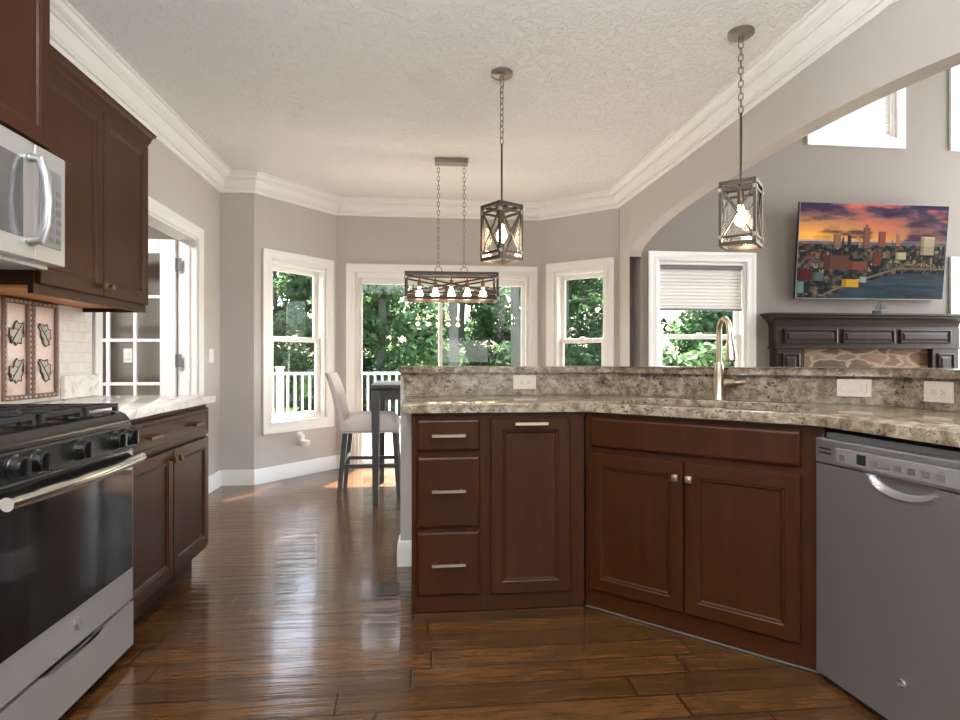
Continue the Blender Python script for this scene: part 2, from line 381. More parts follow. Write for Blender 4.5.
BK = wall('wall_back', BL, BR, CH, [(.19, 1.995, 0.02, 2.0)], M['wall'], label='greige back wall around the glass sliding door')
RB = wall('wall_right_bay', BR, JR, CH, [(.175, .753, WZ0, WZ1)], M['wall'], label='angled greige bay wall right of the glass sliding door')
RW = wall('wall_rear', (GX, YR), (SX, YR), GH, [(6.35, 7.65, .5, 1.6)], M['cherry'], label='wall behind the camera')  # unseen; dark finish keeps peninsula reflections down, opening holds the rear fill
# arched wall between the kitchen and the great room
AY0, AY1, AZ, AR = 1.55, 5.36, 2.06, .25
arch = [((AY0+AY1)/2+(AY1-AY0)/2*math.copysign(abs(math.cos(a))**.92, math.cos(a)), AZ+AR*math.sin(a)) for a in [PI-PI*i/40 for i in range(41)]]
bm = NB(); box(bm, XR, XR+.11, YR, AY0, 0, GH); box(bm, XR, XR+.11, AY1, 5.64, 0, GH)
for (ya, za), (yb, zb_) in zip(arch, arch[1:]):
    prism(bm, [(ya, za), (yb, zb_), (yb, GH), (ya, GH)], XR, XR+.11, mapf=lambda y, z, x: (x, y, z))
bmesh.ops.remove_doubles(bm, verts=bm.verts[:], dist=1e-5)
kill = [f for f in bm.faces if abs(f.normal.y) > .99 and YR+.1 < f.calc_center_median().y < 5.6 and AY0-.01 < f.calc_center_median().y < AY1+.01 and f.calc_center_median().z > AZ+.02]
bmesh.ops.delete(bm, geom=kill, context='FACES')
struct(obj('wall_right', bm, M['wall']), 'beige wall with a wide low arch opening to the next room', 'wall')
GR = wall('wall_great_room', (2.02, GY), (GX, GY), GH, [(.295, 1.2, .5, 2.06), (3.47, 4.4, .5, 2.06), (.26, 1.28, 3.32, 4.6), (1.92, 2.79, 3.32, 4.6), (3.47, 4.4, 3.32, 4.6)], M['wall_great'], label='tall grey wall beyond the arch holding the television')
GW = wall('wall_great_room_right', (GX, GY), (GX, YR), GH, [(.4, 2.8, .6, 4.2)], M['wall_great'], label='far right wall of the room beyond the arch')  # opening cut for the added fill light
wall('wall_side_room', (SX, 5.25), (XL-.14, 5.25), CH, [], M['wall_great'], label='grey wall of the room behind the open glass door')
wall('wall_side_room_left', (SX, 1.5), (SX, 5.25), CH, [], M['wall_great'], label='left wall of the side room')
wall('wall_side_room_front', (XL-.14, 1.5), (SX, 1.5), CH, [], M['wall_great'], label='near wall of the side room')
# half wall carrying the bar
pony = [(-.078, 3.25), (1.028, 3.25), (1.99, 2.288), (1.99, 1.552), (2.11, 1.552), (2.11, 2.338), (1.078, 3.37), (-.078, 3.37)]
bm = NB(); prism(bm, pony, 0, 1.035); struct(obj('wall_peninsula', bm, M['wall']), 'greige half wall behind the sink carrying the raised bar', 'wall')

# crown moulding, baseboards
crown = [(0, 0), (0, -.160), (.010, -.160), (.016, -.152), (.016, -.132), (.034, -.132), (.034, -.118), (.042, -.116), (.056, -.098), (.066, -.074), (.070, -.060), (.084, -.060), (.084, -.048), (.096, -.044), (.112, -.034), (.120, -.022), (.120, -.012), (.135, -.012), (.135, 0)]
room = [(XR, YR), (XR, JR[1]-.0), BR, BL, JL, (XL, 5.50), (XL, YR)]
bm = NB(); sweep(bm, room, [(o, CH+h) for o, h in crown]); struct(obj('trim_1', bm, M['white'], smooth=16), 'white crown moulding around the kitchen ceiling', 'crown moulding')
base = [(0, 0), (.018, 0), (.018, .095), (.014, .105), (.012, .122), (.006, .132), (0, .135)]
bm = NB(); sweep(bm, [BL, JL, (XL, 5.50), (XL, 5.05)], base); sweep(bm, [(XL, 3.385), (XL, 3.37)], base)
sweep(bm, [(-.71+.0, 6.25), BL], base); struct(obj('baseboard_left', bm, M['white'], smooth=25), 'tall white baseboard along the left bay walls', 'baseboard')
bm = NB(); sweep(bm, [JR, BR, (1.285, 6.25)], base); sweep(bm, [(XR, AY1), JR], base); struct(obj('baseboard_right', bm, M['white'], smooth=25), 'white baseboard along the right bay wall', 'baseboard')
bm = NB(); sweep(bm, [(-.018, 3.25), (-.078, 3.25), (-.078, 3.37), (1.06, 3.37)], base)
struct(obj('baseboard_peninsula', bm, M['white'], smooth=25), 'white baseboard wrapping the end of the half wall', 'baseboard')
bm = NB(); sweep(bm, [(GX, GY), (5.5, GY)], base); sweep(bm, [(3.34, GY), (2.08, GY)], base); struct(obj('baseboard_great_room', bm, M['white']), 'white baseboard in the room beyond the arch', 'baseboard')

casing = [(0, 0), (0, .014), (.012, .018), (.03, .014), (.06, .016), (.075, .022), (.09, .022), (.09, 0)]
def frame_sweep(bm, x0, x1, z0, z1, prof, legs=False, y=0):
    mp = lambda x, z, h: (x, y-h, z)
    if legs: sweep(bm, [(x0, 0), (x0, z1), (x1, z1), (x1, 0)], prof, False, mp)
    else: sweep(bm, [(x0, z0), (x0, z1), (x1, z1), (x1, z0)], prof, True, mp)
def ring(bm, x0, x1, z0, z1, wx, wz, y0, y1, bev=.003):
    box(bm, x0, x0+wx, y0, y1, z0, z1, bev); box(bm, x1-wx, x1, y0, y1, z0, z1, bev)
    box(bm, x0+wx, x1-wx, y0, y1, z0, z0+wz, bev); box(bm, x0+wx, x1-wx, y0, y1, z1-wz, z1, bev)
def window(n, W, x0, x1, z0, z1, label, rail=1.30, shade=None, hung=True):
    t = bpy.data.objects.new('window_%d' % n, None); C.objects.link(t); t.location = W[0]; t.rotation_euler = (0, 0, W[1]); struct(t, label, 'window')
    bm = NB(); frame_sweep(bm, x0, x1, z0, z1, casing); obj('window_casing', bm, M['white'], t, 25)
    bm = NB(); ring(bm, x0, x1, z0, z1, .03, .035, .002, .135); box(bm, x0, x1, -.02, .03, z0-.008, z0+.014, .004); obj('window_frame', bm, M['white'], t)
    a, b = x0+.03, x1-.03
    if hung:
        bm = NB(); ring(bm, a, b, rail-.02, z1-.035, .045, .045, .085, .115); obj('upper_sash', bm, M['white'], t)
        bm = NB(); box(bm, a+.04, b-.04, .097, .101, rail, z1-.07); obj('upper_pane', bm, M['glass'], t)
        bm = NB(); ring(bm, a, b, z0+.035, rail+.025, .045, .045, .05, .08); obj('lower_sash', bm, M['white'], t)
        bm = NB(); box(bm, a+.04, b-.04, .062, .066, z0+.07, rail-.01); obj('lower_pane', bm, M['glass'], t)
        xc = (a+b)/2; bm = NB(); box(bm, xc-.025, xc+.025, .05, .075, rail+.025, rail+.04, .004); obj('sash_lock', bm, M['white'], t)
    else:
        bm = NB(); ring(bm, a, b, z0+.035, z1-.035, .045, .045, .06, .1); obj('sash', bm, M['white'], t)
        bm = NB(); box(bm, a+.04, b-.04, .078, .082, z0+.07, z1-.07); obj('window_pane', bm, M['glass'], t)
    return t
def shade(W, x0, x1, z0, z1, label, dark=True):
    t = thing('window_shade', label, 'shade', W[0], W[1], 'pleated white shades in the room beyond the arch')
    bm = NB(); box(bm, x0, x1, .012, .05, z1-.035, z1, .004); obj('head_rail', bm, M['greyplastic'] if dark else M['white'], t)
    bm = NB(); n = max(4, int((z1-z0-.055)/.016)); zt = z1-.035; dz = (zt-z0-.02)/n
    f = [(.024 if i % 2 else .034, zt-dz*i) for i in range(n+1)]; bk_ = [(y+.006, z) for y, z in f[::-1]]
    pr = f+bk_; A = [bm.verts.new((x0+.004, y, z)) for y, z in pr]; B = [bm.verts.new((x1-.004, y, z)) for y, z in pr]
    for i in range(len(pr)): j = (i+1) % len(pr); bm.faces.new((A[i], A[j], B[j], B[i]))
    obj('pleated_fabric', bm, M['shade'], t)
    bm = NB(); box(bm, x0+.002, x1-.002, .018, .042, z0, z0+.02, .003); obj('bottom_rail', bm, M['greyplastic'] if dark else M['white'], t)
    return t
window(1, LB, .173, .833, WZ0, WZ1, 'white double-hung window in the left angled bay wall')
window(2, RB, .175, .753, WZ0, WZ1, 'white double-hung window in the right angled bay wall')
window(3, GR, .295, 1.2, .5, 2.06, 'white double-hung window with half-lowered shade left of the mantel', 1.33)
window(4, GR, 3.47, 4.4, .5, 2.06, 'white double-hung window right of the mantel at the picture edge', 1.33)
window(5, GR, .26, 1.28, 3.32, 4.6, 'high window hidden behind the arch', hung=False)
window(6, GR, 1.92, 2.79, 3.32, 4.6, 'high window above the television, partly behind the arch', hung=False)
window(7, GR, 3.47, 4.4, 3.32, 4.6, 'high window at the top right corner', hung=False)
window(8, GW, .4, 2.8, .6, 4.2, 'added tall window around the fill light in the next room, outside the view', hung=False)  # frame added around the great room fill light
window(9, RW, 6.35, 7.65, .5, 1.6, 'added low window around the fill light behind the camera', hung=False)  # frame added around the rear fill light
shade(GR, .328, 1.167, 1.585, 2.022, 'half-lowered pleated white shade in the window left of the mantel')
shade(GR, 1.955, 2.755, 3.357, 4.56, 'fully lowered pleated shade in the high window above the television', False)
shade(GR, 3.505, 4.365, 3.357, 4.56, 'fully lowered pleated shade in the high window at the right picture edge', False)

# sliding glass door in the back wall
t = bpy.data.objects.new('door_1', None); C.objects.link(t); t.location = BK[0]; t.rotation_euler = (0, 0, BK[1]); struct(t, 'white framed sliding glass door in the back wall', 'door')
bm = NB(); frame_sweep(bm, .19, 1.995, 0, 2.0, casing, True); obj('door_casing', bm, M['white'], t, 25)
bm = NB(); box(bm, .19, .222, .0, .14, .02, 2.0, .003); box(bm, 1.965, 1.995, .0, .14, .02, 2.0, .003); box(bm, .222, 1.965, .0, .14, 1.95, 2.0, .003); box(bm, .19, 1.995, -.02, .14, .0, .035, .003); obj('door_frame', bm, M['white'], t)
for k, (a, b, y) in enumerate(((.222, 1.085, .03), (1.045, 1.965, .075))):
    bm = NB(); ring(bm, a, b, .036, 1.95, .036, .06, y, y+.04); o = obj('door_panel', bm, M['white'], t)
    bm = NB(); box(bm, a+.03, b-.03, y+.016, y+.022, .09, 1.895); obj('door_pane', bm, M['glass'], o)
    if k == 0:
        bm = NB(); box(bm, a+.012, a+.034, y-.03, y-.001, .92, 1.12, .006, 2); obj('door_handle', bm, M['white'], o)

# wide doorway in the left wall with an open french door
WL = ((XL, YR, 0), PI/2)
bm = NB(); frame_sweep(bm, 3.48-YR, 4.95-YR, 0, 2.06, [(o, h) for o, h in casing], True)
box(bm, 3.48-YR, 3.495-YR, 0, .14, 0, 2.06); box(bm, 4.935-YR, 4.95-YR, 0, .14, 0, 2.06); box(bm, 3.495-YR, 4.935-YR, 0, .14, 2.045, 2.06); box(bm, 4.923-YR, 4.935-YR, .05, .09, 0, 2.045)
struct(obj('trim_2', bm, M['white'], smooth=25, loc=WL[0], rotz=WL[1]), 'white casing and jambs of the doorway in the left wall', 'door casing')
t = bpy.data.objects.new('door_2', None); C.objects.link(t); t.location = (XL-.15, 4.945, 0); t.rotation_euler = (0, 0, 0); struct(t, 'white glazed french door standing open in the left doorway', 'door')
DWd = .80; xs = [-DWd, -DWd+.115, -.115, 0]
bm = NB(); box(bm, -DWd, -DWd+.115, -.035, 0, .01, 2.045, .003); box(bm, -.115, 0, -.035, 0, .01, 2.045, .003)
box(bm, -DWd+.115, -.115, -.035, 0, .01, .24, .003); box(bm, -DWd+.115, -.115, -.035, 0, 1.935, 2.045, .003); obj('door_leaf', bm, M['white'], t)
bm = NB(); gx0, gx1 = -DWd+.115, -.115; gw = (gx1-gx0-.05)/3
for k in (1, 2): xx = gx0+gw*k+.025*(k-1); box(bm, xx, xx+.025, -.032, -.003, .24, 1.935, .004)
for k in range(1, 5): zz = .24+(1.935-.24)*k/5; box(bm, gx0, gx1, -.031, -.004, zz-.0125, zz+.0125, .004)
obj('glazing_bars', bm, M['white'], t); bm = NB(); box(bm, gx0, gx1, -.0195, -.0155, .24, 1.935); obj('door_pane', bm, M['glass'], t)
for z in (.25, 1.05, 1.80):
    bm = NB(); lathe(bm, [(.008, 0), (.008, .1)], (.008, -.042, z), 10); box(bm, .004, .05, -.040, -.036, z, z+.1); obj('hinge', bm, M['greyplastic'], t)

# ------------------------------------------------------------------ outdoors
bm = NB()
for i in range(34): box(bm, -6+i*.36, -6+i*.36+.35, 6.42, 10.9, -.10, -.06)
box(bm, -6, 6.2, 6.42, 10.9, -.2, -.101); struct(obj('deck', bm, M['deck']), 'grey board deck outside the sliding door', 'deck')
bm = NB(); n = 40
gv = [[bm.verts.new((-40+80*i/n, 5.8+60*j/n, -.55-.35*min(1, j/10)+.05*math.sin(i*1.3+j*.9))) for j in range(n+1)] for i in range(n+1)]
for i in range(n):
    for j in range(n): bm.faces.new((gv[i][j], gv[i+1][j], gv[i+1][j+1], gv[i][j+1]))
struct(obj('lawn', bm, M['grass'], smooth=60), 'sunlit green lawn beyond the deck', 'lawn')
t = thing('deck_railing', 'white deck railing with thin square balusters outside the sliding door', 'railing', (0, 10.72, -.06))
for x0, x1 in ((-5.6, -2.33), (-2.33, .7), (.7, 3.7)):
    bm = NB(); box(bm, x0+.06, x1-.06, -.035, .035, .905, .95, .006); box(bm, x0+.06, x1-.06, -.025, .025, .11, .16, .004); obj('rail', bm, M['white'], t)
for x in (-5.6, -2.33, .7, 3.7):
    bm = NB(); box(bm, x-.055, x+.055, -.055, .055, 0, 1.02, .004); prism(bm, [(x-.07, -.07), (x+.07, -.07), (x+.07, .07), (x-.07, .07)], 1.0201, 1.05, .008); obj('newel_post', bm, M['white'], t)
xb = -5.45; bal = None
while xb < 3.6:
    if min(abs(xb-p) for p in (-5.6, -2.33, .7, 3.7)) > .075:
        if bal is None:
            bm = NB(); box(bm, -.018, .018, -.018, .018, .158, .906); bal = obj('baluster', bm, M['white'], t); bal.location = (xb, 0, 0)
        else:
            o = bal.copy(); C.objects.link(o); o.location = (xb, 0, 0)
    xb += .125

def leaf_mesh(name, blobs, n, size, m, seed):
    rg = np.random.default_rng(seed); V = []; F = []
    wts = np.array([b[3]**2 for b in blobs]); wts = wts/wts.sum(); idx = rg.choice(len(blobs), n, p=wts)
    B = np.array(blobs)[idx]
    d = rg.normal(size=(n, 3)); d /= np.linalg.norm(d, axis=1)[:, None]
    rad = B[:, 3]*(rg.random(n)**.35)
    c = B[:, :3]+d*rad[:, None]*np.array([1, 1, .8])
    nr = d+rg.normal(size=(n, 3))*.6+np.array([0, 0, .5]); nr /= np.linalg.norm(nr, axis=1)[:, None]
    u = np.cross(nr, rg.normal(size=(n, 3))); u /= np.linalg.norm(u, axis=1)[:, None]; v = np.cross(nr, u)
    s = size*(.6+.8*rg.random(n))[:, None]
    verts = np.empty((n, 4, 3)); verts[:, 0] = c-u*s; verts[:, 1] = c+v*s*.5-nr*s*.12; verts[:, 2] = c+u*s; verts[:, 3] = c-v*s*.5-nr*s*.12
    me = bpy.data.meshes.new(name); me.vertices.add(4*n); me.vertices.foreach_set('co', verts.reshape(-1))
    me.loops.add(4*n); me.loops.foreach_set('vertex_index', np.arange(4*n, dtype=np.int32))
    me.polygons.add(n); me.polygons.foreach_set('loop_start', np.arange(0, 4*n, 4, dtype=np.int32))
    me.update(calc_edges=True); me.validate(); me.materials.append(m); return me
def crown_blobs(rg, h0, h1, r, k):
    out = []
    for i in range(k):
        z = h0+(h1-h0)*rg.random(); f = min(1, 1.12*(1-((z-h0)/(h1-h0))**2.4)); a = rg.random()*2*PI; q = r*f*rg.random()**.5
        out.append((q*math.cos(a), q*math.sin(a), z, r*(.26+.2*rg.random())))
    return out
tree_protos = []
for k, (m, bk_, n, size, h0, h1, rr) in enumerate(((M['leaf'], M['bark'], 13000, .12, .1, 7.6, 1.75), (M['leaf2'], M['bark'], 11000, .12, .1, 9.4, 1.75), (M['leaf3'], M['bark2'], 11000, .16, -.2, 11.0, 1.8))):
    t = thing(['leafy_tree', 'woodland_tree', 'evergreen_tree'][k], 'tree', 'tree', (0, 60+k*9, -.9), 0, 'trees beyond the lawn')
    rg = random.Random(20+k); me = leaf_mesh('foliage', crown_blobs(rg, h0, h1, rr, 60), n, size, m, 40+k)
    o = bpy.data.objects.new('foliage', me); C.objects.link(o); o.parent = t
    bm = NB(); tube(bm, [(0, 0, -.3), (.05, .03, 2), (-.08, .05, 4.2), (.1, 0, h1*.8)], [.17, .14, .11, .03], 10)
    obj('trunk', bm, bk_, t, 60); tree_protos.append(t)
spots = [  # kind, x, y, label
 (0, -.9, 17.2, 'bright leafy tree nearest behind the railing, left half of the sliding door'),
 (1, -6.2, 17.2, 'green tree seen through the upper sash of the left bay window'),
 (1, 4.3, 17.2, 'leafy tree seen through the right bay window'),
 (0, 9.4, 17.2, 'bright tree seen through the window left of the mantel'),
 (1, 14.6, 17.2, 'green tree seen through the window right of the mantel'),
 (1, -9.0, 22.6, 'green tree in the second row, far left behind the bay window'), (0, -3.6, 22.6, 'pale green tree in the second row, left of the nearest bright tree'),
 (1, 1.7, 22.6, 'mid green tree in the second row, behind the right sliding door pane'), (1, 6.9, 22.6, 'mid green tree in the second row, right of the right bay window'),
 (0, 12.1, 22.6, 'pale green tree in the second row, between the mantel windows'), (1, 17.3, 22.6, 'mid green tree at the far right of the second row'),
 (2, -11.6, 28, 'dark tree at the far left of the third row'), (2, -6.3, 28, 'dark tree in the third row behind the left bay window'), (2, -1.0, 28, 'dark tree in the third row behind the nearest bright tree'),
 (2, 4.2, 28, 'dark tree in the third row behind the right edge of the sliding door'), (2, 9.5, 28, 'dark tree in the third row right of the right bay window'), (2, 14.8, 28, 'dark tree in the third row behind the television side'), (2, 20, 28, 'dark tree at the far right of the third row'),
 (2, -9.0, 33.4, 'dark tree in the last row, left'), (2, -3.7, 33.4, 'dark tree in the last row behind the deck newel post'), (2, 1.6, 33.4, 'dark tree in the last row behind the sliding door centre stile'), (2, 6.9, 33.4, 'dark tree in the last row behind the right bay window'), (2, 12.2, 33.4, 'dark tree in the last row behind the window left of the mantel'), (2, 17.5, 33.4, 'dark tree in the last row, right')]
used = set()
for k, x, y, lab in spots:
    p = tree_protos[k]; rz = random.random()*6.28
    if k not in used: used.add(k); o = p; o.location = (x, y, -.9); o.rotation_euler = (0, 0, rz)
    else: o = dup(p, (x, y, -.9), rz)
    o['label'] = lab
# pale bare trunks in front of the wood
for k, (x, y, lab) in enumerate(((.85, 14.0, 'slim pale trunk right behind the sliding door centre stile'), (2.35, 14.2, 'pale grey trunk near the right edge of the sliding door'))):
    t = tag(obj('tree_trunk', tube(NB(), [(0, 0, -.1), (.06, 0, 2), (.02, .1, 4.5), (.2, .1, 8)], [.14, .12, .1, .06], 10), M['bark'], smooth=60, loc=(x, y, -.9)), lab, 'tree trunk', 'pale trunks at the edge of the wood')
# shrub outside the great room window
bl_ = [(random.uniform(-.9, .9), random.uniform(-.5, .5), random.uniform(.1, 1.45), .33) for _ in range(30)]
t = thing('garden_shrub', 'bright green feathery shrub outside the window left of the mantel', 'shrub', (3.95, 8.6, -.55))
me = leaf_mesh('foliage', [(x, y, z+.25, r) for x, y, z, r in bl_], 5000, .07, M['leaf'], 77); o = bpy.data.objects.new('foliage', me); C.objects.link(o); o.parent = t
bm = NB()
for j in range(6): a = j*1.05; tube(bm, [(0, 0, -.2), (.25*math.cos(a), .25*math.sin(a), .4), (.6*math.cos(a), .4*math.sin(a), 1.1)], [.025, .02, .008], 6)
obj('stem', bm, M['bark2'], t)

# ------------------------------------------------------------------ cabinet helpers
SHAKER = [(0, -.017), (.003, -.020), (.050, -.020), (.055, -.0165), (.060, -.0165), (.066, -.010)]
SLAB = [(0, -.010), (.004, -.017), (.012, -.020)]
def front(name, x0, x1, z0, z1, parent, prof=SHAKER, m='cherry'):
    bm = NB(); relief(bm, x0, x1, z0, z1, prof, -.001); return obj(name, bm, M[m], parent)
def pull(parent, xc, z, wd=.13, y=-.020, m='nickel', name='bar_pull'):
    bm = NB(); bar(bm, (xc-wd/2, y-.028, z), (xc+wd/2, y-.028, z), .010, .012)
    for s in (-1, 1): bar(bm, (xc+s*wd*.38, y, z), (xc+s*wd*.38, y-.026, z), .008)
    o = obj(name, bm, M[m], parent); return o
def knob(parent, x, z, y=-.020, m='bronze', square=True):
    bm = NB(); lathe(bm, [(.006, 0), (.006, -.014)], (x, y, z), 10, 'y')
    if square: box(bm, x-.014, x+.014, y-.030, y-.0141, z-.014, z+.014, .004, 2)
    else: lathe(bm, [(.009, -.0141), (.015, -.02), (.014, -.028), (.007, -.031)], (x, y, z), 14, 'y')
    return obj('knob', bm, M[m], parent, 40)

# ------------------------------------------------------------------ left run
t = thing('base_cabinet', 'brown base cabinet with one wide drawer over two doors, right of the range', 'cabinet', (-1.115, 2.385, 0), PI/2)
Wc = .975
bm = NB(); box(bm, 0, Wc, 0, .59, .10, .874); box(bm, 0.0, Wc-.01, .07, .59, 0, .10); obj('cabinet_body', bm, M['cherry'], t)
d = front('drawer', .02, Wc-.02, .715, .852, t, [(0, -.017), (.003, -.02), (.02, -.02), (.024, -.017), (.03, -.017)])
for xx in (.24, .74): pull(d, xx, .785, .12, m='bronze')
d1 = front('door', .02, Wc/2-.003, .125, .698, t); d2 = front('door', Wc/2+.003, Wc-.02, .125, .698, t)
knob(d1, Wc/2-.035, .655); knob(d2, Wc/2+.035, .655)
bm = NB(); box(bm, -1.70, -1.078, 2.382, 3.405, .875, .915, .007, 2); tag(obj('countertop', bm, M['marble'], smooth=30), 'pale cream stone countertop on the left base cabinet beside the range', 'countertop')
bm = NB(); box(bm, 2.55, 3.375, -.012, -.001, .916, 1.370); tag(obj('tile_backsplash', bm, M['tile'], loc=(XL, 0, 0), rotz=PI/2), 'pale travertine tile backsplash under the wall cabinets', 'backsplash')
bm = NB(); box(bm, 3.09, 3.40, -.035, -.013, .916, 1.03, .003); tag(obj('stone_upstand', bm, M['marble'], loc=(XL, 0, 0), rotz=PI/2), 'low pale marbled stone upstand at the end of the tile backsplash', 'upstand')

def leaf_outline(kind):
    if kind == 0: return [(-.02, -.5), (.1, -.38), (.3, -.42), (.28, -.22), (.48, -.1), (.32, .02), (.46, .42), (.12, .40), (.02, .5), (-.1, .36), (-.2, .12), (-.4, .2), (-.42, -.1), (-.3, -.22), (-.34, -.4), (-.12, -.36)]
    return [(.05, -.5), (.22, -.44), (.3, -.26), (.42, -.12), (.36, .1), (.42, .22), (.2, .28), (.16, .46), (-.06, .38), (-.3, .46), (-.46, .34), (-.3, .16), (-.28, -.05), (-.1, -.2), (-.08, -.38)]
def relief_panel(y0, y1, mirror, label):
    zz0, zz1 = .934, 1.366
    t = thing('leaf_relief_panel', label, 'wall panel', (XL, y0, 0), PI/2, 'copper leaf panels behind the range')
    Wp = y1-y0; yf = -.014
    bm = NB(); box(bm, 0, Wp, yf-.012, yf, zz0, zz1); obj('copper_sheet', bm, M['copper'], t)
    bm = NB(); ring(bm, 0, Wp, zz0, zz1, .022, .022, yf-.026, yf-.0121, .004); obj('frame', bm, M['copperframe'], t)
    bm = NB()
    for e in range(2):
        zc = zz0+.011 if e == 0 else zz1-.011
        for i in range(6): x = Wp*(i+.5)/6; box(bm, x-.009, x+.009, yf-.031, yf-.0261, zc-.005, zc+.005, .002)
        xc = .011 if e == 0 else Wp-.011
        for i in range(17): z = zz0+.02+(zz1-zz0-.04)*(i+.5)/17; box(bm, xc-.005, xc+.005, yf-.031, yf-.0261, z-.007, z+.007, .002)
    obj('rope_beading', bm, M['pewter'], t)
    for i, zc in enumerate((zz0+.125, zz0+.285)):
        k = 1 if mirror else 0; sc_ = .105
        ol = [(Wp/2+(x*sc_*(-1 if (mirror and False) else 1)), zc+z*sc_*1.0) for x, z in leaf_outline(k)]
        bm = NB(); prism(bm, ol, -(yf-.0121), -(yf-.019), mapf=lambda x, z, y: (x, -y, z)); o = obj('leaf', bm, M['pewter'], t)
        bm = NB(); pts = [(x, yf-.018, z) for x, z in ol]; tube(bm, pts, .0028, 6, True)
        tube(bm, [(Wp/2+.045*(-1 if k else 1), yf-.019, zc+.05), (Wp/2, yf-.0195, zc), (Wp/2-.035*(-1 if k else 1), yf-.019, zc-.045)], .0024, 6)
        for q in (-.02, .012): tube(bm, [(Wp/2+q*(-1 if k else 1), yf-.019, zc+q), (Wp/2+(q-.03)*(-1 if k else 1), yf-.019, zc+q+.012)], .0016, 5)
        obj('leaf_outline', bm, M['pewterdark'], o)
    return t
relief_panel(2.648, 2.826, False, 'pale copper panel with two pewter leaves, left of the pair behind the range')
relief_panel(2.836, 3.032, True, 'pale copper panel with two pewter leaves, right of the pair next to the tiles')

def wall_cab(label, Y0, Y1, X, z0, z1, doors, crown_top, depth):
    t = thing('wall_cabinet', label, 'cabinet', (X, Y0, 0), PI/2)
    Wd = Y1-Y0
    bm = NB(); box(bm, 0, Wd, 0, depth, z0+.012, z1); obj('cabinet_body', bm, M['cherry'], t)
    bm = NB(); box(bm, .004, Wd-.004, .022, depth, z0+.002, z0+.0119); obj('cabinet_underside', bm, M['under'], t, )
    bm = NB(); box(bm, 0, Wd, 0, .02, z0-.018, z0+.0119); box(bm, Wd-.02, Wd, .02, depth, z0-.018, z0+.0015); obj('light_rail', bm, M['cherry'], t)
    step = (Wd-.02)/doors
    for k in range(doors):
        a = .01+step*k+.003; dd = front('door', a, a+step-.006, z0+.02, z1-.035, t)
        if doors == 2: knob(dd, a+step-.006-.03 if k == 0 else a+.03, z0+.065, square=False)
    cp = [(0, -.03), (.006, -.03), (.012, -.012), (.018, 0), (.024, .02), (.036, .032), (.04, .045), (0, .045)]
    bm = NB(); sweep(bm, [(Wd, depth-.002), (Wd, 0), (0, 0)][::1], [(-o, z1+h) for o, h in cp][::1]) if False else sweep(bm, [(0, 0), (Wd, 0), (Wd, depth-.002)], [(-o, z1+h) for o, h in cp])
    obj('cabinet_crown', bm, M['cherry'], t); return t
wall_cab('two-door brown wall cabinet with crown, between the microwave and the doorway', 2.378, 3.305, -1.40, 1.37, 2.245, 2, True, .305)
wall_cab('taller single brown wall cabinet directly above the microwave, cut by the frame', 1.615, 2.374, -1.352, 1.86, 2.52, 1, True, .35)

# range
t = thing('gas_range', 'black and stainless gas range with knobs and a big oven door', 'range', (-1.065, 1.612, 0), PI/2)
Wr = .762
bm = NB(); box(bm, .004, Wr-.004, .005, .60, .035, .80); box(bm, .03, Wr-.03, .08, .58, .0, .034); obj('range_body', bm, M['darkplastic'], t)
bm = NB(); prof = [(.60, .80), (.60, .918), (.055, .918), (.03, .914), (.01, .902), (-.004, .884), (-.008, .872), (-.008, .866), (.012, .801)]
A = [bm.verts.new((0, y, z)) for y, z in prof]; B = [bm.verts.new((Wr, y, z)) for y, z in prof]; bm.faces.new(A); bm.faces.new(B[::-1])
for i in range(len(prof)): j = (i+1) % len(prof); bm.faces.new((A[i], A[j], B[j], B[i]))
obj('cooktop', bm, M['black'], t, 35)
# sloping control panel with knobs
bm = NB(); prof = [(-.009, .864), (-.018, .858), (-.026, .785), (.003, .785), (.003, .80)]
A = [bm.verts.new((0, y, z)) for y, z in prof]; B = [bm.verts.new((Wr, y, z)) for y, z in prof]; bm.faces.new(A); bm.faces.new(B[::-1])
for i in range(len(prof)): j = (i+1) % len(prof); bm.faces.new((A[i], A[j], B[j], B[i]))
cp_ = obj('control_panel', bm, M['black'], t)
for k, xx in enumerate((.075, .165, .38, .60, .69)):
    bm = NB(); lathe(bm, [(.034, .0), (.034, -.008), (.029, -.010), (.027, -.030), (.023, -.034)], (xx, -.0195, .825), 24, 'y'); box(bm, xx-.007, xx+.007, -.066, -.0535, .799, .851, .003); obj('knob', bm, M['black'], cp_, 35)
for gx in (.03, .275, .515):                 # three cast iron grates
    bm = NB(); g1 = gx+.215; z0, z1 = .934, .946
    for yy in (.03, .27, .51): bar(bm, (gx, yy, z1-.006), (g1, yy, z1-.006), .014, .012)
    for xx in (gx+.007, (gx+g1)/2, g1-.007): bar(bm, (xx, .03, z1-.006), (xx, .51, z1-.006), .014, .012)
    for yy in (.03, .51):
        for xx in (gx+.007, g1-.007): bar(bm, (xx, yy, .919), (xx, yy, z1-.012), .016)
    for yy in (.15, .39):
        bar(bm, (gx+.03, yy-.05, z1-.006), (g1-.03, yy+.05, z1-.006), .011, .012); bar(bm, (gx+.03, yy+.05, z1-.006), (g1-.03, yy-.05, z1-.006), .011, .012)
    obj('grate', bm, M['iron'], t)
for xx, yy in ((.137, .15), (.137, .39), (.382, .27), (.622, .15), (.622, .39)):
    bm = NB(); lathe(bm, [(.05, .919), (.05, .922), (.036, .924), (.036, .930), (.0, .931)], (xx, yy, 0), 20); obj('burner', bm, M['iron'], t, 35)
bm = NB(); box(bm, .004, Wr-.004, -.018, .004, .215, .778, .004); dr = obj('oven_door', bm, M['steel'], t)
bm = NB(); box(bm, .018, Wr-.018, -.0225, -.0181, .335, .776, .002); obj('door_glass', bm, M['blackglass'], dr)
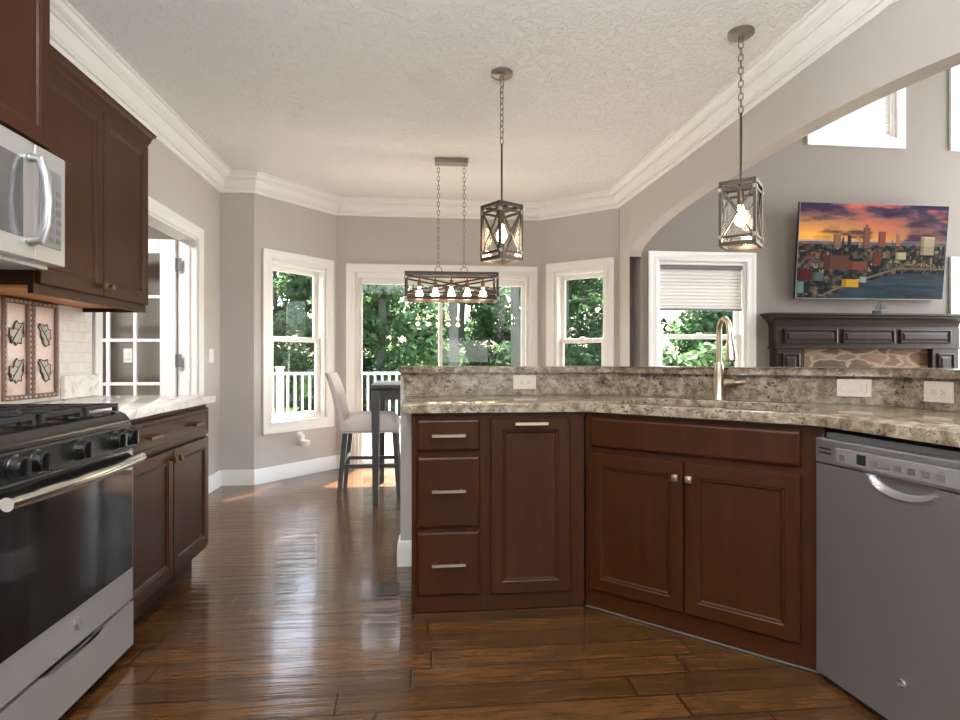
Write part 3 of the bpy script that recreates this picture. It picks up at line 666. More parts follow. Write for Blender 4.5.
bm = NB(); pts = [(.01+(Wr-.02)*i/16, -.048-.022*math.sin(PI*i/16), .742) for i in range(17)]
tube(bm, [(p[0], p[1], p[2]) for p in pts], .0185, 14)
for xx in (.03, Wr-.03): bar(bm, (xx, -.022, .742), (xx, -.05, .742), .022)
obj('oven_handle', bm, M['chrome'], dr, 40)
bm = NB(); prism(bm, [(.004, .045), (Wr-.004, .045), (Wr-.004, .205), (.56, .205), (.50, .190), (.26, .190), (.20, .205), (.004, .205)], .018, -.004, mapf=lambda x, z, y: (x, -y, z)); obj('storage_drawer', bm, M['steel'], t)
def badge(parent, x, y, z, r, m_disc):
    bm = NB(); lathe(bm, [(r, 0), (r, -.002), (r*.9, -.003)], (x, y, z), 28, 'y'); o = obj('badge', bm, m_disc, parent, 30); o['label'] = 'small round silver monogram badge'
    bm = NB(); tube(bm, [(x+r*.8*math.cos(a), y-.0032, z+r*.8*math.sin(a)) for a in [2*PI*i/24 for i in range(24)]], r*.06, 6, True)
    cu = bpy.data.curves.new('monogram', 'FONT'); cu.body = 'GE'; cu.size = r*1.05; cu.align_x = 'CENTER'; cu.align_y = 'CENTER'; cu.extrude = .0006; cu.shear = .25
    tmp = bpy.data.objects.new('monogram_source', cu); C.objects.link(tmp); dg = bpy.context.evaluated_depsgraph_get(); me = bpy.data.meshes.new_from_object(tmp.evaluated_get(dg))
    me.transform(Matrix.Translation((x, y-.0035, z)) @ Matrix.Rotation(PI/2, 4, 'X')); bm.from_mesh(me); bpy.data.objects.remove(tmp); bpy.data.meshes.remove(me)
    obj('monogram', bm, M['greyplastic'], o)
badge(dr, Wr/2, -.019, .285, .019, M['chrome'])

# microwave
t = thing('microwave', 'stainless over-the-range microwave with a bowed handle', 'microwave', (-1.28, 1.618, 0), PI/2)
Wm = .742
bm = NB(); box(bm, 0, Wm, .022, .41, 1.445, 1.838); box(bm, .02, Wm-.02, .05, .38, 1.432, 1.4449); obj('microwave_body', bm, M['steel'], t)
bm = NB(); box(bm, 0, .562, 0, .0215, 1.445, 1.838, .003); md = obj('microwave_door', bm, M['steel'], t)
bm = NB(); box(bm, .04, .50, -.003, -.0002, 1.51, 1.77, .001); obj('door_window', bm, M['mwglass'], md)
bm = NB(); tube(bm, [(.535, -.002, 1.50), (.535, -.035, 1.505), (.537, -.05, 1.56), (.538, -.055, 1.64), (.537, -.05, 1.72), (.535, -.035, 1.775), (.535, -.002, 1.78)], .0155, 12); obj('door_handle', bm, M['slate'], md, 40)
bm = NB(); box(bm, .566, Wm, 0, .0215, 1.445, 1.838, .003); cp_ = obj('control_panel', bm, M['steel'], t)
bm = NB(); box(bm, .585, Wm-.03, -.003, -.0002, 1.50, 1.775, .001); o = obj('keypad', bm, M['greyplastic'], cp_)
bm = NB()
for i in range(6):
    for j in range(3): box(bm, .597+j*.042, .625+j*.042, -.0042, -.0031, 1.52+i*.034, 1.538+i*.034)
obj('button', bm, M['keys'], o)

# light switch and plug-in device
def plate(name, W, x, z, label, cat, kind='switch', wd=.07, ht=.115, m='plastic', y=0):
    t = thing(name, label, cat, W[0], W[1])
    bm = NB(); box(bm, x-wd/2, x+wd/2, y-.007, y-.0005, z-ht/2, z+ht/2, .003, 2); obj('cover_plate', bm, M[m], t)
    if kind == 'switch':
        bm = NB(); box(bm, x-.016, x+.016, y-.011, y-.0071, z-.032, z+.032, .002); obj('rocker', bm, M[m], t)
    elif kind == 'outlet_h':
        for s in (-1, 1):
            bm = NB(); lathe(bm, [(.0165, -.0071), (.0165, -.0095)], (x+s*.02, y, z), 18, 'y'); o = obj('socket', bm, M[m], t)
            bm = NB(); box(bm, x+s*.02-.005, x+s*.02+.005, y-.0101, y-.0096, z+.004, z+.006); box(bm, x+s*.02-.005, x+s*.02+.005, y-.0101, y-.0096, z-.007, z-.005); box(bm, x+s*.02+.007, x+s*.02+.011, y-.0101, y-.0096, z-.002, z+.002); obj('slots', bm, M['socket'], o)
    elif kind == 'switch_h':
        bm = NB(); box(bm, x-wd*.36, x+wd*.20, y-.0095, y-.0071, z-.018, z+.018, .002); obj('blank', bm, M[m], t)
        bm = NB(); box(bm, x+wd*.26, x+wd*.37, y-.011, y-.0071, z-.02, z+.02, .002); obj('rocker', bm, M[m], t)
    return t
plate('light_switch', WL, 5.265-YR, 1.14, 'white rocker light switch on the left wall beside the doorway', 'light switch', wd=.118)
plate('light_switch', ((SX, 5.25, 0), 0), 2.24, 1.14, 'white light switch seen through the glass of the open door', 'light switch')
t = thing('plug_in_freshener', 'white plug-in air freshener in the outlet under the left bay window', 'air freshener', LB[0], LB[1])
bm = NB(); box(bm, .47, .54, -.007, -.0005, .30, .42, .003); obj('outlet_plate', bm, M['plastic'], t)
bm = NB(); box(bm, .48, .53, -.05, -.0071, .325, .395, .012, 3); lathe(bm, [(.035, .285), (.045, .30), (.045, .335), (.025, .345)], (.518, -.06, 0), 20); obj('freshener', bm, M['plastic'], t, 40)

# floor register
t = thing('floor_register', 'dark metal floor register by the end of the half wall', 'floor vent', (-.125, 2.92, 0))
bm = NB(); box(bm, -.05, .05, -.075, .075, .0005, .005, .002); obj('register_plate', bm, M['darkplastic'], t)
bm = NB()
for i in range(6): box(bm, -.04, .04, -.062+i*.022, -.062+i*.022+.010, .0051, .0065)
obj('slats', bm, M['socket'], t)

# ------------------------------------------------------------------ peninsula
t = thing('drawer_cabinet', 'cherry cabinet of three stacked drawers at the left end of the peninsula', 'cabinet', (-.015, 2.63, 0), 0)
bm = NB(); box(bm, 0, .318, 0, .595, .004, .874); obj('cabinet_body', bm, M['cherry'], t)
for z0, z1, hz in ((.708, .846, .778), (.374, .684, .538), (.078, .358, .22)):
    d = front('drawer', .022, .298, z0, z1, t, SLAB); pull(d, .16, hz, .145)
t = thing('pullout_cabinet', 'cherry cabinet with one tall pull-out door, second from the peninsula end', 'cabinet', (.3035, 2.63, 0), 0)
bm = NB(); box(bm, 0, .452, 0, .595, .004, .874); obj('cabinet_body', bm, M['cherry'], t)
d = front('pullout_door', .028, .382, .078, .848, t); pull(d, .205, .826, .145)
t = thing('sink_cabinet', 'cherry sink cabinet set at an angle with two doors below a false drawer', 'cabinet', (.76, 2.63, 0), -PI/4)
bm = NB(); box(bm, .003, .9445, 0, .02, .004, .874); box(bm, .003, .02, .02, .53, .004, .874); box(bm, .9275, .9445, .02, .38, .004, .874); box(bm, .02, .9275, .02, .38, .02, .06); obj('cabinet_body', bm, M['cherry'], t)
front('false_drawer', .033, .872, .722, .852, t, SLAB)
d1 = front('door', .033, .449, .094, .692, t); d2 = front('door', .457, .872, .094, .692, t); knob(d1, .425, .634, m='nickel'); knob(d2, .481, .634, m='nickel')
bm = NB(); box(bm, .003, .94, -.008, -.0005, .0005, .008, .002); o = obj('shoe_moulding', bm, M['greypaint'], t); o['label'] = 'thin grey strip along the floor'

t = thing('dishwasher', 'stainless dishwasher with top control strip and scooped handle', 'dishwasher', (1.413, 1.962, 0), R(-86))
bm = NB(); box(bm, .004, .598, .02, .54, .015, .855); obj('dishwasher_tub', bm, M['greyplastic'], t)
bm = NB(); box(bm, .004, .598, .03, .035, .002, .0149); box(bm, .004, .598, -.004, .0195, .002, .018, .002); obj('toe_panel', bm, M['darkplastic'], t)
bm = NB()
# door with a scooped hand grip
x0, x1, z0, z1 = .002, .600, .022, .748; nx, nz = 60, 50
def yd(x, z):
    u = (x-.345)/.115; q = 1-u*u
    if q <= 0: return -.018
    zl = .748-.052*math.sqrt(q)
    if z > zl: return -.018+.014*min(1, (z-zl)/.014)
    if zl-z < .01: return -.018-.006*(1-(zl-z)/.01)
    return -.018
xg = [x0+(x1-x0)*i/nx for i in range(nx+1)]; zg = [z0+(.66-z0)*j/8 for j in range(8)]+[.66+(z1-.66)*j/40 for j in range(41)]
g = [[bm.verts.new((x, yd(x, z), z)) for z in zg] for x in xg]
for i in range(len(xg)-1):
    for j in range(len(zg)-1): bm.faces.new((g[i][j], g[i+1][j], g[i+1][j+1], g[i][j+1]))
per = [g[i][0] for i in range(len(xg))]+[g[-1][j] for j in range(1, len(zg))]+[g[i][-1] for i in range(len(xg)-2, -1, -1)]+[g[0][j] for j in range(len(zg)-2, 0, -1)]
pb = [bm.verts.new((v_.co.x, .0195, v_.co.z)) for v_ in per]
for i in range(len(per)): j = (i+1) % len(per); bm.faces.new((per[i], per[j], pb[j], pb[i]))
dd = obj('dishwasher_door', bm, M['slate'], t, 40)
bm = NB(); box(bm, .002, .600, -.022, .0195, .752, .836, .004, 2); cp_ = obj('control_strip', bm, M['slate'], t)
bm = NB(); box(bm, .10, .59, -.0245, -.0221, .762, .812, .001); o = obj('control_inlay', bm, M['steel'], cp_)
bm = NB(); box(bm, .187, .222, -.026, -.0246, .772, .804); obj('display', bm, M['lcd'], o)
for i in range(8):
    if i == 1: continue
    xx = .125+i*.045 if i == 0 else .16+i*.045
    bm = NB(); box(bm, xx-.014, xx+.014, -.0262, -.0246, .775, .795, .001); obj('button', bm, M['slate'], o)
bm = NB(); box(bm, .02, .075, -.0235, -.0221, .800, .805); box(bm, .02, .075, -.0235, -.0221, .785, .790); obj('vent_slots', bm, M['darkplastic'], cp_)
badge(dd, .345, -.0185, .155, .015, M['chrome'])
bm = NB(); box(bm, 1.47, 1.965, 1.285, 1.303, 0.004, .874); tag(obj('end_panel', bm, M['cherry']), 'cherry panel closing the run right of the dishwasher', 'cabinet panel')

# granite countertop with the sink cut-out
def sinkpt(x, y): c_, s_ = math.cos(-PI/4), math.sin(-PI/4); return (.76+x*c_-y*s_, 2.63+x*s_+y*c_)
outer = [(-.058, 2.598), (.745, 2.598), (.78, 2.575), (1.33, 2.02), (1.385, 1.96), (1.396, 1.92), (1.428, 1.27), (1.962, 1.27), (1.962, 2.278), (1.014, 3.226), (-.058, 3.226)]
hx0, hx1, hy0, hy1 = .085, .865, .065, .475; rc = .07
hole = []
for cx_, cy_, a0 in ((hx1-rc, hy1-rc, 0), (hx0+rc, hy1-rc, 90), (hx0+rc, hy0+rc, 180), (hx1-rc, hy0+rc, 270)):
    for i in range(7): a = R(a0+i*15); hole.append(sinkpt(cx_+rc*math.cos(a), cy_+rc*math.sin(a)))
def slab_hole(outer, hole, z0, z1):
    bm = NB(); res = []
    for z in (z0, z1):
        lo = []
        for poly in (outer, hole):
            vs = [bm.verts.new((x, y, z)) for x, y in poly]; es = [bm.edges.new((vs[i], vs[(i+1) % len(vs)])) for i in range(len(vs))]; lo.append((vs, es))
        bmesh.ops.triangle_fill(bm, use_beauty=True, use_dissolve=False, edges=lo[0][1]+lo[1][1]); res.append([l[0] for l in lo])
    for k in range(2):
        a, b = res[0][k], res[1][k]
        for i in range(len(a)): j = (i+1) % len(a); bm.faces.new((a[i], a[j], b[j], b[i]))
    return bm
bm = slab_hole(outer, hole, .8755, .915)
top_e = [e for e in bm.edges if all(abs(v_.co.z-.915) < 1e-5 for v_ in e.verts) and len(e.link_faces) == 2 and abs(e.link_faces[0].normal.dot(e.link_faces[1].normal)) < .5]
bmesh.ops.bevel(bm, geom=top_e, offset=.007, segments=2, profile=.5, affect='EDGES')
tag(obj('peninsula_countertop', bm, M['granite'], smooth=30), 'speckled beige granite countertop bending around the sink', 'countertop')
t = thing('kitchen_sink', 'dark undermount sink in the angled granite counter', 'sink', (.76, 2.63, 0), -PI/4)
bm = NB(); loops = []
def rrect(x0, x1, y0, y1, r, z): return [bm.verts.new((cx_+r*math.cos(R(a0+i*15)), cy_+r*math.sin(R(a0+i*15)), z)) for cx_, cy_, a0 in ((x1-r, y1-r, 0), (x0+r, y1-r, 90), (x0+r, y0+r, 180), (x1-r, y0+r, 270)) for i in range(7)]
loops = [rrect(hx0-.012, hx1+.012, hy0-.012, hy1+.012, rc, .8735), rrect(hx0+.003, hx1-.003, hy0+.003, hy1-.003, rc, .8735), rrect(hx0+.01, hx1-.01, hy0+.01, hy1-.01, rc, .70), rrect(hx0+.04, hx1-.04, hy0+.04, hy1-.04, rc, .685)]
for a, b in zip(loops, loops[1:]):
    for i in range(len(a)): j = (i+1) % len(a); bm.faces.new((a[i], a[j], b[j], b[i]))
bm.faces.new(loops[-1]); obj('basin', bm, M['composite'], t, 40)
bm = NB(); lathe(bm, [(.04, .6855), (.04, .689), (.02, .687)], (.475, .27, 0), 20); obj('drain', bm, M['chrome'], t)

# granite backsplash and raised bar top
bsp = [(-.062, 3.23), (1.02, 3.23), (1.97, 2.28), (1.97, 1.552), (1.989, 1.552), (1.989, 2.287), (1.0275, 3.249), (-.062, 3.249)]
bm = NB(); prism(bm, bsp, .9155, 1.0345); tag(obj('granite_backsplash', bm, M['granite']), 'speckled granite backsplash strip between the counter and the raised bar', 'backsplash')
bar_p = [(-.085, 3.212), (1.012, 3.212), (1.952, 2.272), (1.952, 1.556), (2.42, 1.556), (2.42, 2.466), (1.206, 3.68), (-.085, 3.68)]
bm = NB(); prism(bm, bar_p, 1.0355, 1.069, .006); tag(obj('bar_top', bm, M['granite'], smooth=30), 'raised granite bar top on the half wall behind the sink', 'bar top')
plate('outlet', ((-.05, 3.23, 0), 0), .643, .984, 'almond double outlet in the backsplash left of the sink', 'outlet', 'outlet_h', .128, .078, 'almond')
plate('light_switch', ((1.02, 3.23, 0), -PI/4), 1.20, .985, 'wide almond switch plate in the backsplash right of the faucet', 'light switch', 'switch_h', .128, .075, 'almond')
plate('outlet', ((1.97, 2.28, 0), -PI/2), .213, .984, 'almond double outlet at the right edge above the dishwasher', 'outlet', 'outlet_h', .128, .08, 'almond')

# faucet
t = thing('faucet', 'satin nickel gooseneck pull-down faucet behind the sink', 'faucet', (1.436, 2.712, .9155), R(-97))
bm = NB(); lathe(bm, [(.028, 0), (.028, .006), (.024, .012), (.0235, .12), (.019, .165), (.0145, .18)], n=24); obj('faucet_body', bm, M['nickel'], t, 40)
bm = NB(); pts = [(0, 0, .17), (0, 0, .26), (.0, 0, .31)]+[(.062-.062*math.cos(a), 0, .32+.062*math.sin(a)) for a in [PI*i/14 for i in range(1, 13)]]+[(.125, 0, .315), (.133, 0, .275)]
tube(bm, pts, .0125, 14); obj('spout', bm, M['nickel'], t, 60)
bm = NB(); tube(bm, [(.131, 0, .285), (.134, 0, .262), (.139, 0, .225), (.144, 0, .190)], [.015, .019, .0235, .026], 16); tube(bm, [(.1442, 0, .1895), (.145, 0, .184)], [.021, .020], 16); obj('spray_head', bm, M['nickel'], t, 40)
bm = NB(); tube(bm, [(0.0, .015, .080), (.0, .055, .081), (.0, .07, .081)], [.0185, .0185, .016], 16); tube(bm, [(.0, .068, .081), (.004, .10, .084), (.006, .124, .086)], [.010, .009, .007], 10); obj('lever_handle', bm, M['nickel'], t, 40)

# ------------------------------------------------------------------ breakfast table and chair
t = thing('counter_height_table', 'charcoal counter-height table behind the half wall', 'table', (-.345, 4.61, 0))
bm = NB(); box(bm, 0, 1.0, 0, .95, .885, .915, .004); obj('tabletop', bm, M['greypaint'], t)
bm = NB(); box(bm, .03, .97, .03, .05, .80, .8845); box(bm, .03, .97, .90, .92, .80, .8845); box(bm, .03, .05, .051, .899, .80, .8845); box(bm, .95, .97, .051, .899, .80, .8845); obj('apron', bm, M['greypaint'], t)
for x in (.045, .955):
    for y in (.045, .905):
        bm = NB(); prism(bm, [(x-.032, y-.032), (x+.032, y-.032), (x+.032, y+.032), (x-.032, y+.032)], .70, .884); 
        a = [bm.verts.new((x+sx_*.03, y+sy_*.03, .70)) for sx_, sy_ in ((-1, -1), (1, -1), (1, 1), (-1, 1))]; b = [bm.verts.new((x+sx_*.021, y+sy_*.021, 0.001)) for sx_, sy_ in ((-1, -1), (1, -1), (1, 1), (-1, 1))]
        for i in range(4): bm.faces.new((a[i], a[(i+1) % 4], b[(i+1) % 4], b[i]))
        bm.faces.new(b); obj('leg', bm, M['greypaint'], t)
t = thing('counter_stool', 'light grey upholstered counter stool with nailhead trim at the charcoal table', 'chair', (-.365, 5.06, 0))
# seat faces +X
bm = NB(); sec = []
nx, ny = 14, 10; x0, x1, y0, y1 = -.205, .235, -.235, .235
gt = []
for i in range(nx+1):
    row = []
    for j in range(ny+1):
        u = i/nx; v_ = j/ny; x = x0+(x1-x0)*u; y = y0+(y1-y0)*v_
        e = min(1, min(u, 1-u)*7)*min(1, min(v_, 1-v_)*6); z = .615+.055*(e**.45)-.012*max(0, (u-.75)*4)**2
        row.append(bm.verts.new((x, y, z)))
    gt.append(row)
for i in range(nx):
    for j in range(ny): bm.faces.new((gt[i][j], gt[i+1][j], gt[i+1][j+1], gt[i][j+1]))
per = [gt[i][0] for i in range(nx+1)]+[gt[nx][j] for j in range(1, ny+1)]+[gt[i][ny] for i in range(nx-1, -1, -1)]+[gt[0][j] for j in range(ny-1, 0, -1)]
lowr = [bm.verts.new((q.co.x, q.co.y, .525)) for q in per]
for i in range(len(per)): j = (i+1) % len(per); bm.faces.new((per[i], per[j], lowr[j], lowr[i]))
bm.faces.new(lowr); obj('seat', bm, M['fabric'], t, 50)
cv = [(-.195, .53), (-.205, .62), (-.225, .72), (-.25, .84), (-.285, .95), (-.305, 1.0)]
bm = NB(); rows = []
for k, (x, z) in enumerate(cv):
    th = .062-.022*k/5; rws = []
    for dx, yy in ((0, -.235), (th*.85, -.235), (th, -.215), (th+.012, 0), (th, .215), (th*.85, .235), (0, .235), (-.004, 0)): rws.append(bm.verts.new((x-.04+dx, yy*(1-.02*k/5), z)))
    rows.append(rws)
for a, b in zip(rows, rows[1:]):
    for i in range(8): bm.faces.new((a[i], a[(i+1) % 8], b[(i+1) % 8], b[i]))
bm.faces.new(rows[0][::-1]); bm.faces.new(rows[-1])
bk_ = obj('backrest', bm, M['fabric'], t, 50)
bm = NB()
for s in (-1, 1):
    for k in range(30):
        f = k/29*(len(cv)-1); i = min(int(f), len(cv)-2); q = f-i; x = cv[i][0]*(1-q)+cv[i+1][0]*q; z = cv[i][1]*(1-q)+cv[i+1][1]*q
        bmesh.ops.create_icosphere(bm, subdivisions=1, radius=.0048, matrix=Matrix.Translation((x-.028, s*(.2365*(1-.02*f/5)), z)))
o = obj('nailhead_trim', bm, M['bronze'], bk_); o['label'] = 'row of bronze nailheads'
bm = NB()
for k in range(22): bmesh.ops.create_icosphere(bm, subdivisions=1, radius=.0048, matrix=Matrix.Translation((-.19+.42*k/21, -.236, .54))); bmesh.ops.create_icosphere(bm, subdivisions=1, radius=.0048, matrix=Matrix.Translation((-.19+.42*k/21, .236, .54)))
obj('nailhead_trim', bm, M['bronze'], t)
def leg(bm, p0, p1, w0, w1):
    a = [bm.verts.new((p0[0]+sx_*w0, p0[1]+sy_*w0, p0[2])) for sx_, sy_ in ((-1, -1), (1, -1), (1, 1), (-1, 1))]; b = [bm.verts.new((p1[0]+sx_*w1, p1[1]+sy_*w1, p1[2])) for sx_, sy_ in ((-1, -1), (1, -1), (1, 1), (-1, 1))]
    for i in range(4): bm.faces.new((a[i], a[(i+1) % 4], b[(i+1) % 4], b[i]))
    bm.faces.new(b); bm.faces.new(a[::-1]); return bm
for s in (-1, 1):
    obj('leg', leg(NB(), (-.185, s*.205, .5245), (-.235, s*.215, .001), .021, .016), M['greypaint'], t)
    obj('leg', leg(NB(), (.205, s*.205, .5245), (.235, s*.215, .001), .021, .015), M['greypaint'], t)
    bm = NB(); bar(bm, (-.205, s*.209, .26), (.212, s*.209, .26), .018, .028); obj('stretcher', bm, M['greypaint'], t)
bm = NB(); bar(bm, (.21, -.19, .30), (.21, .19, .30), .018, .028); obj('stretcher', bm, M['greypaint'], t)
bm = NB(); bar(bm, (-.2, -.19, .30), (-.2, .19, .30), .018, .028); obj('stretcher', bm, M['greypaint'], t)

# ------------------------------------------------------------------ lamps
def chain_bm(x, y, z0, z1, lk=.042, r=.0028, w=.011):
    bm = NB(); n = max(2, int(round((z1-z0)/(lk*.78)))); st = (z1-z0)/n
    for k in range(n):
        zc = z0+st*(k+.5); hl = st*.62
        pts = []
        for i in range(12):
            a = 2*PI*i/12; dx = w*math.cos(a)*(1 if abs(math.sin(a)) < .95 else .6); dz = hl*math.copysign(abs(math.sin(a))**.7, math.sin(a))
            pts.append((x+dx, y, zc+dz) if k % 2 == 0 else (x, y+dx, zc+dz))
        tube(bm, pts, r, 6, True)
    return bm
def bulb_bm(x, y, z, s=1.0):
    bm = NB(); lathe(bm, [(.011*s, 0), (.013*s, -.012*s), (.024*s, -.04*s), (.031*s, -.062*s), (.029*s, -.082*s), (.016*s, -.098*s), (.003, -.103*s)], (x, y, z), 16); return bm
def pendant(x, y, rz, label):
    t = thing('lantern_pendant', label, 'pendant light', (x, y, 0), rz, 'lantern pendants above the bar')
    bm = NB(); lathe(bm, [(.02, 2.712), (.055, 2.716), (.062, 2.722), (.062, 2.739)], n=28); lathe(bm, [(.012, 2.688), (.012, 2.7119)], n=12); obj('ceiling_canopy', bm, M['clip'], t, 40)
    obj('chain', chain_bm(0, 0, 2.335, 2.69), M['clip'], t, 60)
    bm = NB(); tube(bm, [(0, 0, 2.335), (0, 0, 1.965)], .006, 10); obj('rod', bm, M['lanternmetal'], t, 60)
    s = .079; b = .014; zt, zb = 1.975, 1.675
    bm = NB()
    for a, c in (((-s, -s), (s, -s)), ((s, -s), (s, s)), ((s, s), (-s, s)), ((-s, s), (-s, -s))):
        bar(bm, (*a, zt), (*c, zt), b, .018); bar(bm, (*a, zb+.0), (*c, zb+.0), b, .018); bar(bm, (*a, zb+.035), (*c, zb+.035), b*.7, .012); bar(bm, (*a, zt-.035), (*c, zt-.035), b*.7, .012)
        bar(bm, (*a, zb-.009), (*a, zt+.009), b)
    bar(bm, (-s, 0, zt), (s, 0, zt), .012); bar(bm, (0, -s, zt), (0, s, zt), .012); obj('lantern_frame', bm, M['lanternmetal'], t)
    q = s-.004
    for a, c in (((-q, -s), (q, -s)), ((s, -q), (s, q)), ((q, s), (-q, s)), ((-s, q), (-s, -q))):
        bm = NB(); bar(bm, (*a, zb+.03), (*c, zt-.03), .010, .006); bar(bm, (*a, zt-.03), (*c, zb+.03), .010, .006); obj('cross_brace', bm, M['lanternmetal'], t)
    for sx_ in (-1, 1):
        for sy_ in (-1, 1):
            for z in (zt-.035, zb+.035): obj('corner_clip', box(NB(), sx_*s-.0105, sx_*s+.0105, sy_*s-.0105, sy_*s+.0105, z-.011, z+.011, .003), M['clip'], t)
    bm = NB(); g = s-.012
    box(bm, -g, g, -g-.002, -g, zb+.012, zt-.012); box(bm, -g, g, g, g+.002, zb+.012, zt-.012); box(bm, -g-.002, -g, -g, g, zb+.012, zt-.012); box(bm, g, g+.002, -g, g, zb+.012, zt-.012); obj('glass_panel', bm, M['lampglass'], t)
    bm = NB(); lathe(bm, [(.008, 1.965), (.016, 1.96), (.017, 1.885), (.013, 1.875)], n=16); obj('lamp_socket', bm, M['bronze'], t, 40)
    obj('bulb', bulb_bm(0, 0, 1.874, 1.0), M['bulb2'], t, 60)
    lt = lamp('pendant_bulb_light', 'POINT', (0, 0, 1.72), (0, 0, 0), 3, (1, .82, .60), shadow_soft_size=.03); lt.parent = t
    return t
pendant(.49, 3.377, R(32), 'dark lantern pendant with cross braces, hanging left over the bar end')
pendant(1.613, 2.83, R(-41), 'dark lantern pendant with cross braces, hanging in front of the arch near the television')
t = thing('linear_chandelier', 'long box-shaped chandelier with five glowing bulbs over the breakfast table', 'chandelier', (.295, 4.9, 0), R(-1))
bm = NB(); box(bm, -.135, .135, -.055, .055, 2.705, 2.739, .004); obj('ceiling_canopy', bm, M['clip'], t)
for s in (-1, 1):
    obj('chain', chain_bm(s*.105, 0, 1.868, 2.705, .045, .0026, .010), M['clip'], t, 60)
    bm = NB(); tube(bm, [(s*.105+.027*math.cos(a), 0, 1.838+.027*math.sin(a)) for a in [2*PI*i/20 for i in range(20)]], .0035, 8, True); obj('chain_ring', bm, M['clip'], t, 60)
hx, hy, zt, zb = .365, .12, 1.80, 1.60; b = .018
bm = NB()
for sy_ in (-1, 1): bar(bm, (-hx, sy_*hy, zt), (hx, sy_*hy, zt), b, .02); bar(bm, (-hx, sy_*hy, zb), (hx, sy_*hy, zb), b, .024); bar(bm, (-hx, sy_*hy, zb+.04), (hx, sy_*hy, zb+.04), .012, .010)
for sx_ in (-1, 1):
    bar(bm, (sx_*hx, -hy, zt), (sx_*hx, hy, zt), b, .02); bar(bm, (sx_*hx, -hy, zb), (sx_*hx, hy, zb), b, .024)
    for sy_ in (-1, 1): bar(bm, (sx_*hx, sy_*hy, zb-.012), (sx_*hx, sy_*hy, zt+.01), b)
bar(bm, (-hx, 0, zt), (hx, 0, zt), .045, .014); obj('box_frame', bm, M['darkmetal'], t)
for sy_ in (-1, 1):
    bm = NB(); bar(bm, (-hx, sy_*hy, zb+.045), (hx, sy_*hy, zt-.02), .008, .014); bar(bm, (-hx, sy_*hy, zt-.02), (hx, sy_*hy, zb+.045), .008, .014); obj('cross_brace', bm, M['darkmetal'], t)
for sx_ in (-1, 1):
    for sy_ in (-1, 1):
        for z in (zt-.035, zb+.0): obj('corner_clip', box(NB(), sx_*(hx+.004)-.011, sx_*(hx+.004)+.011, sy_*hy-.012, sy_*hy+.012, z-.012, z+.012, .003), M['clip'], t)
bm = NB(); box(bm, -hx+.012, hx-.012, -hy+.012, -hy+.014, zb+.012, zt-.01); box(bm, -hx+.012, hx-.012, hy-.014, hy-.012, zb+.012, zt-.01); obj('glass_panel', bm, M['lampglass'], t)
for k in range(5):
    x = -.26+.13*k; bm = NB(); lathe(bm, [(.006, zt-.007), (.006, zt-.04), (.016, zt-.045), (.017, zt-.095), (.012, zt-.1)], (x, 0, 0), 14); obj('lamp_socket', bm, M['bronze'], t, 40)
    obj('bulb', bulb_bm(x, 0, zt-.101, .95), M['bulb'], t, 60)
    lt = lamp('chandelier_bulb_light', 'POINT', (x, 0, zt-.235), (0, 0, 0), 1.2, (1, .78, .5), shadow_soft_size=.03); lt.parent = t

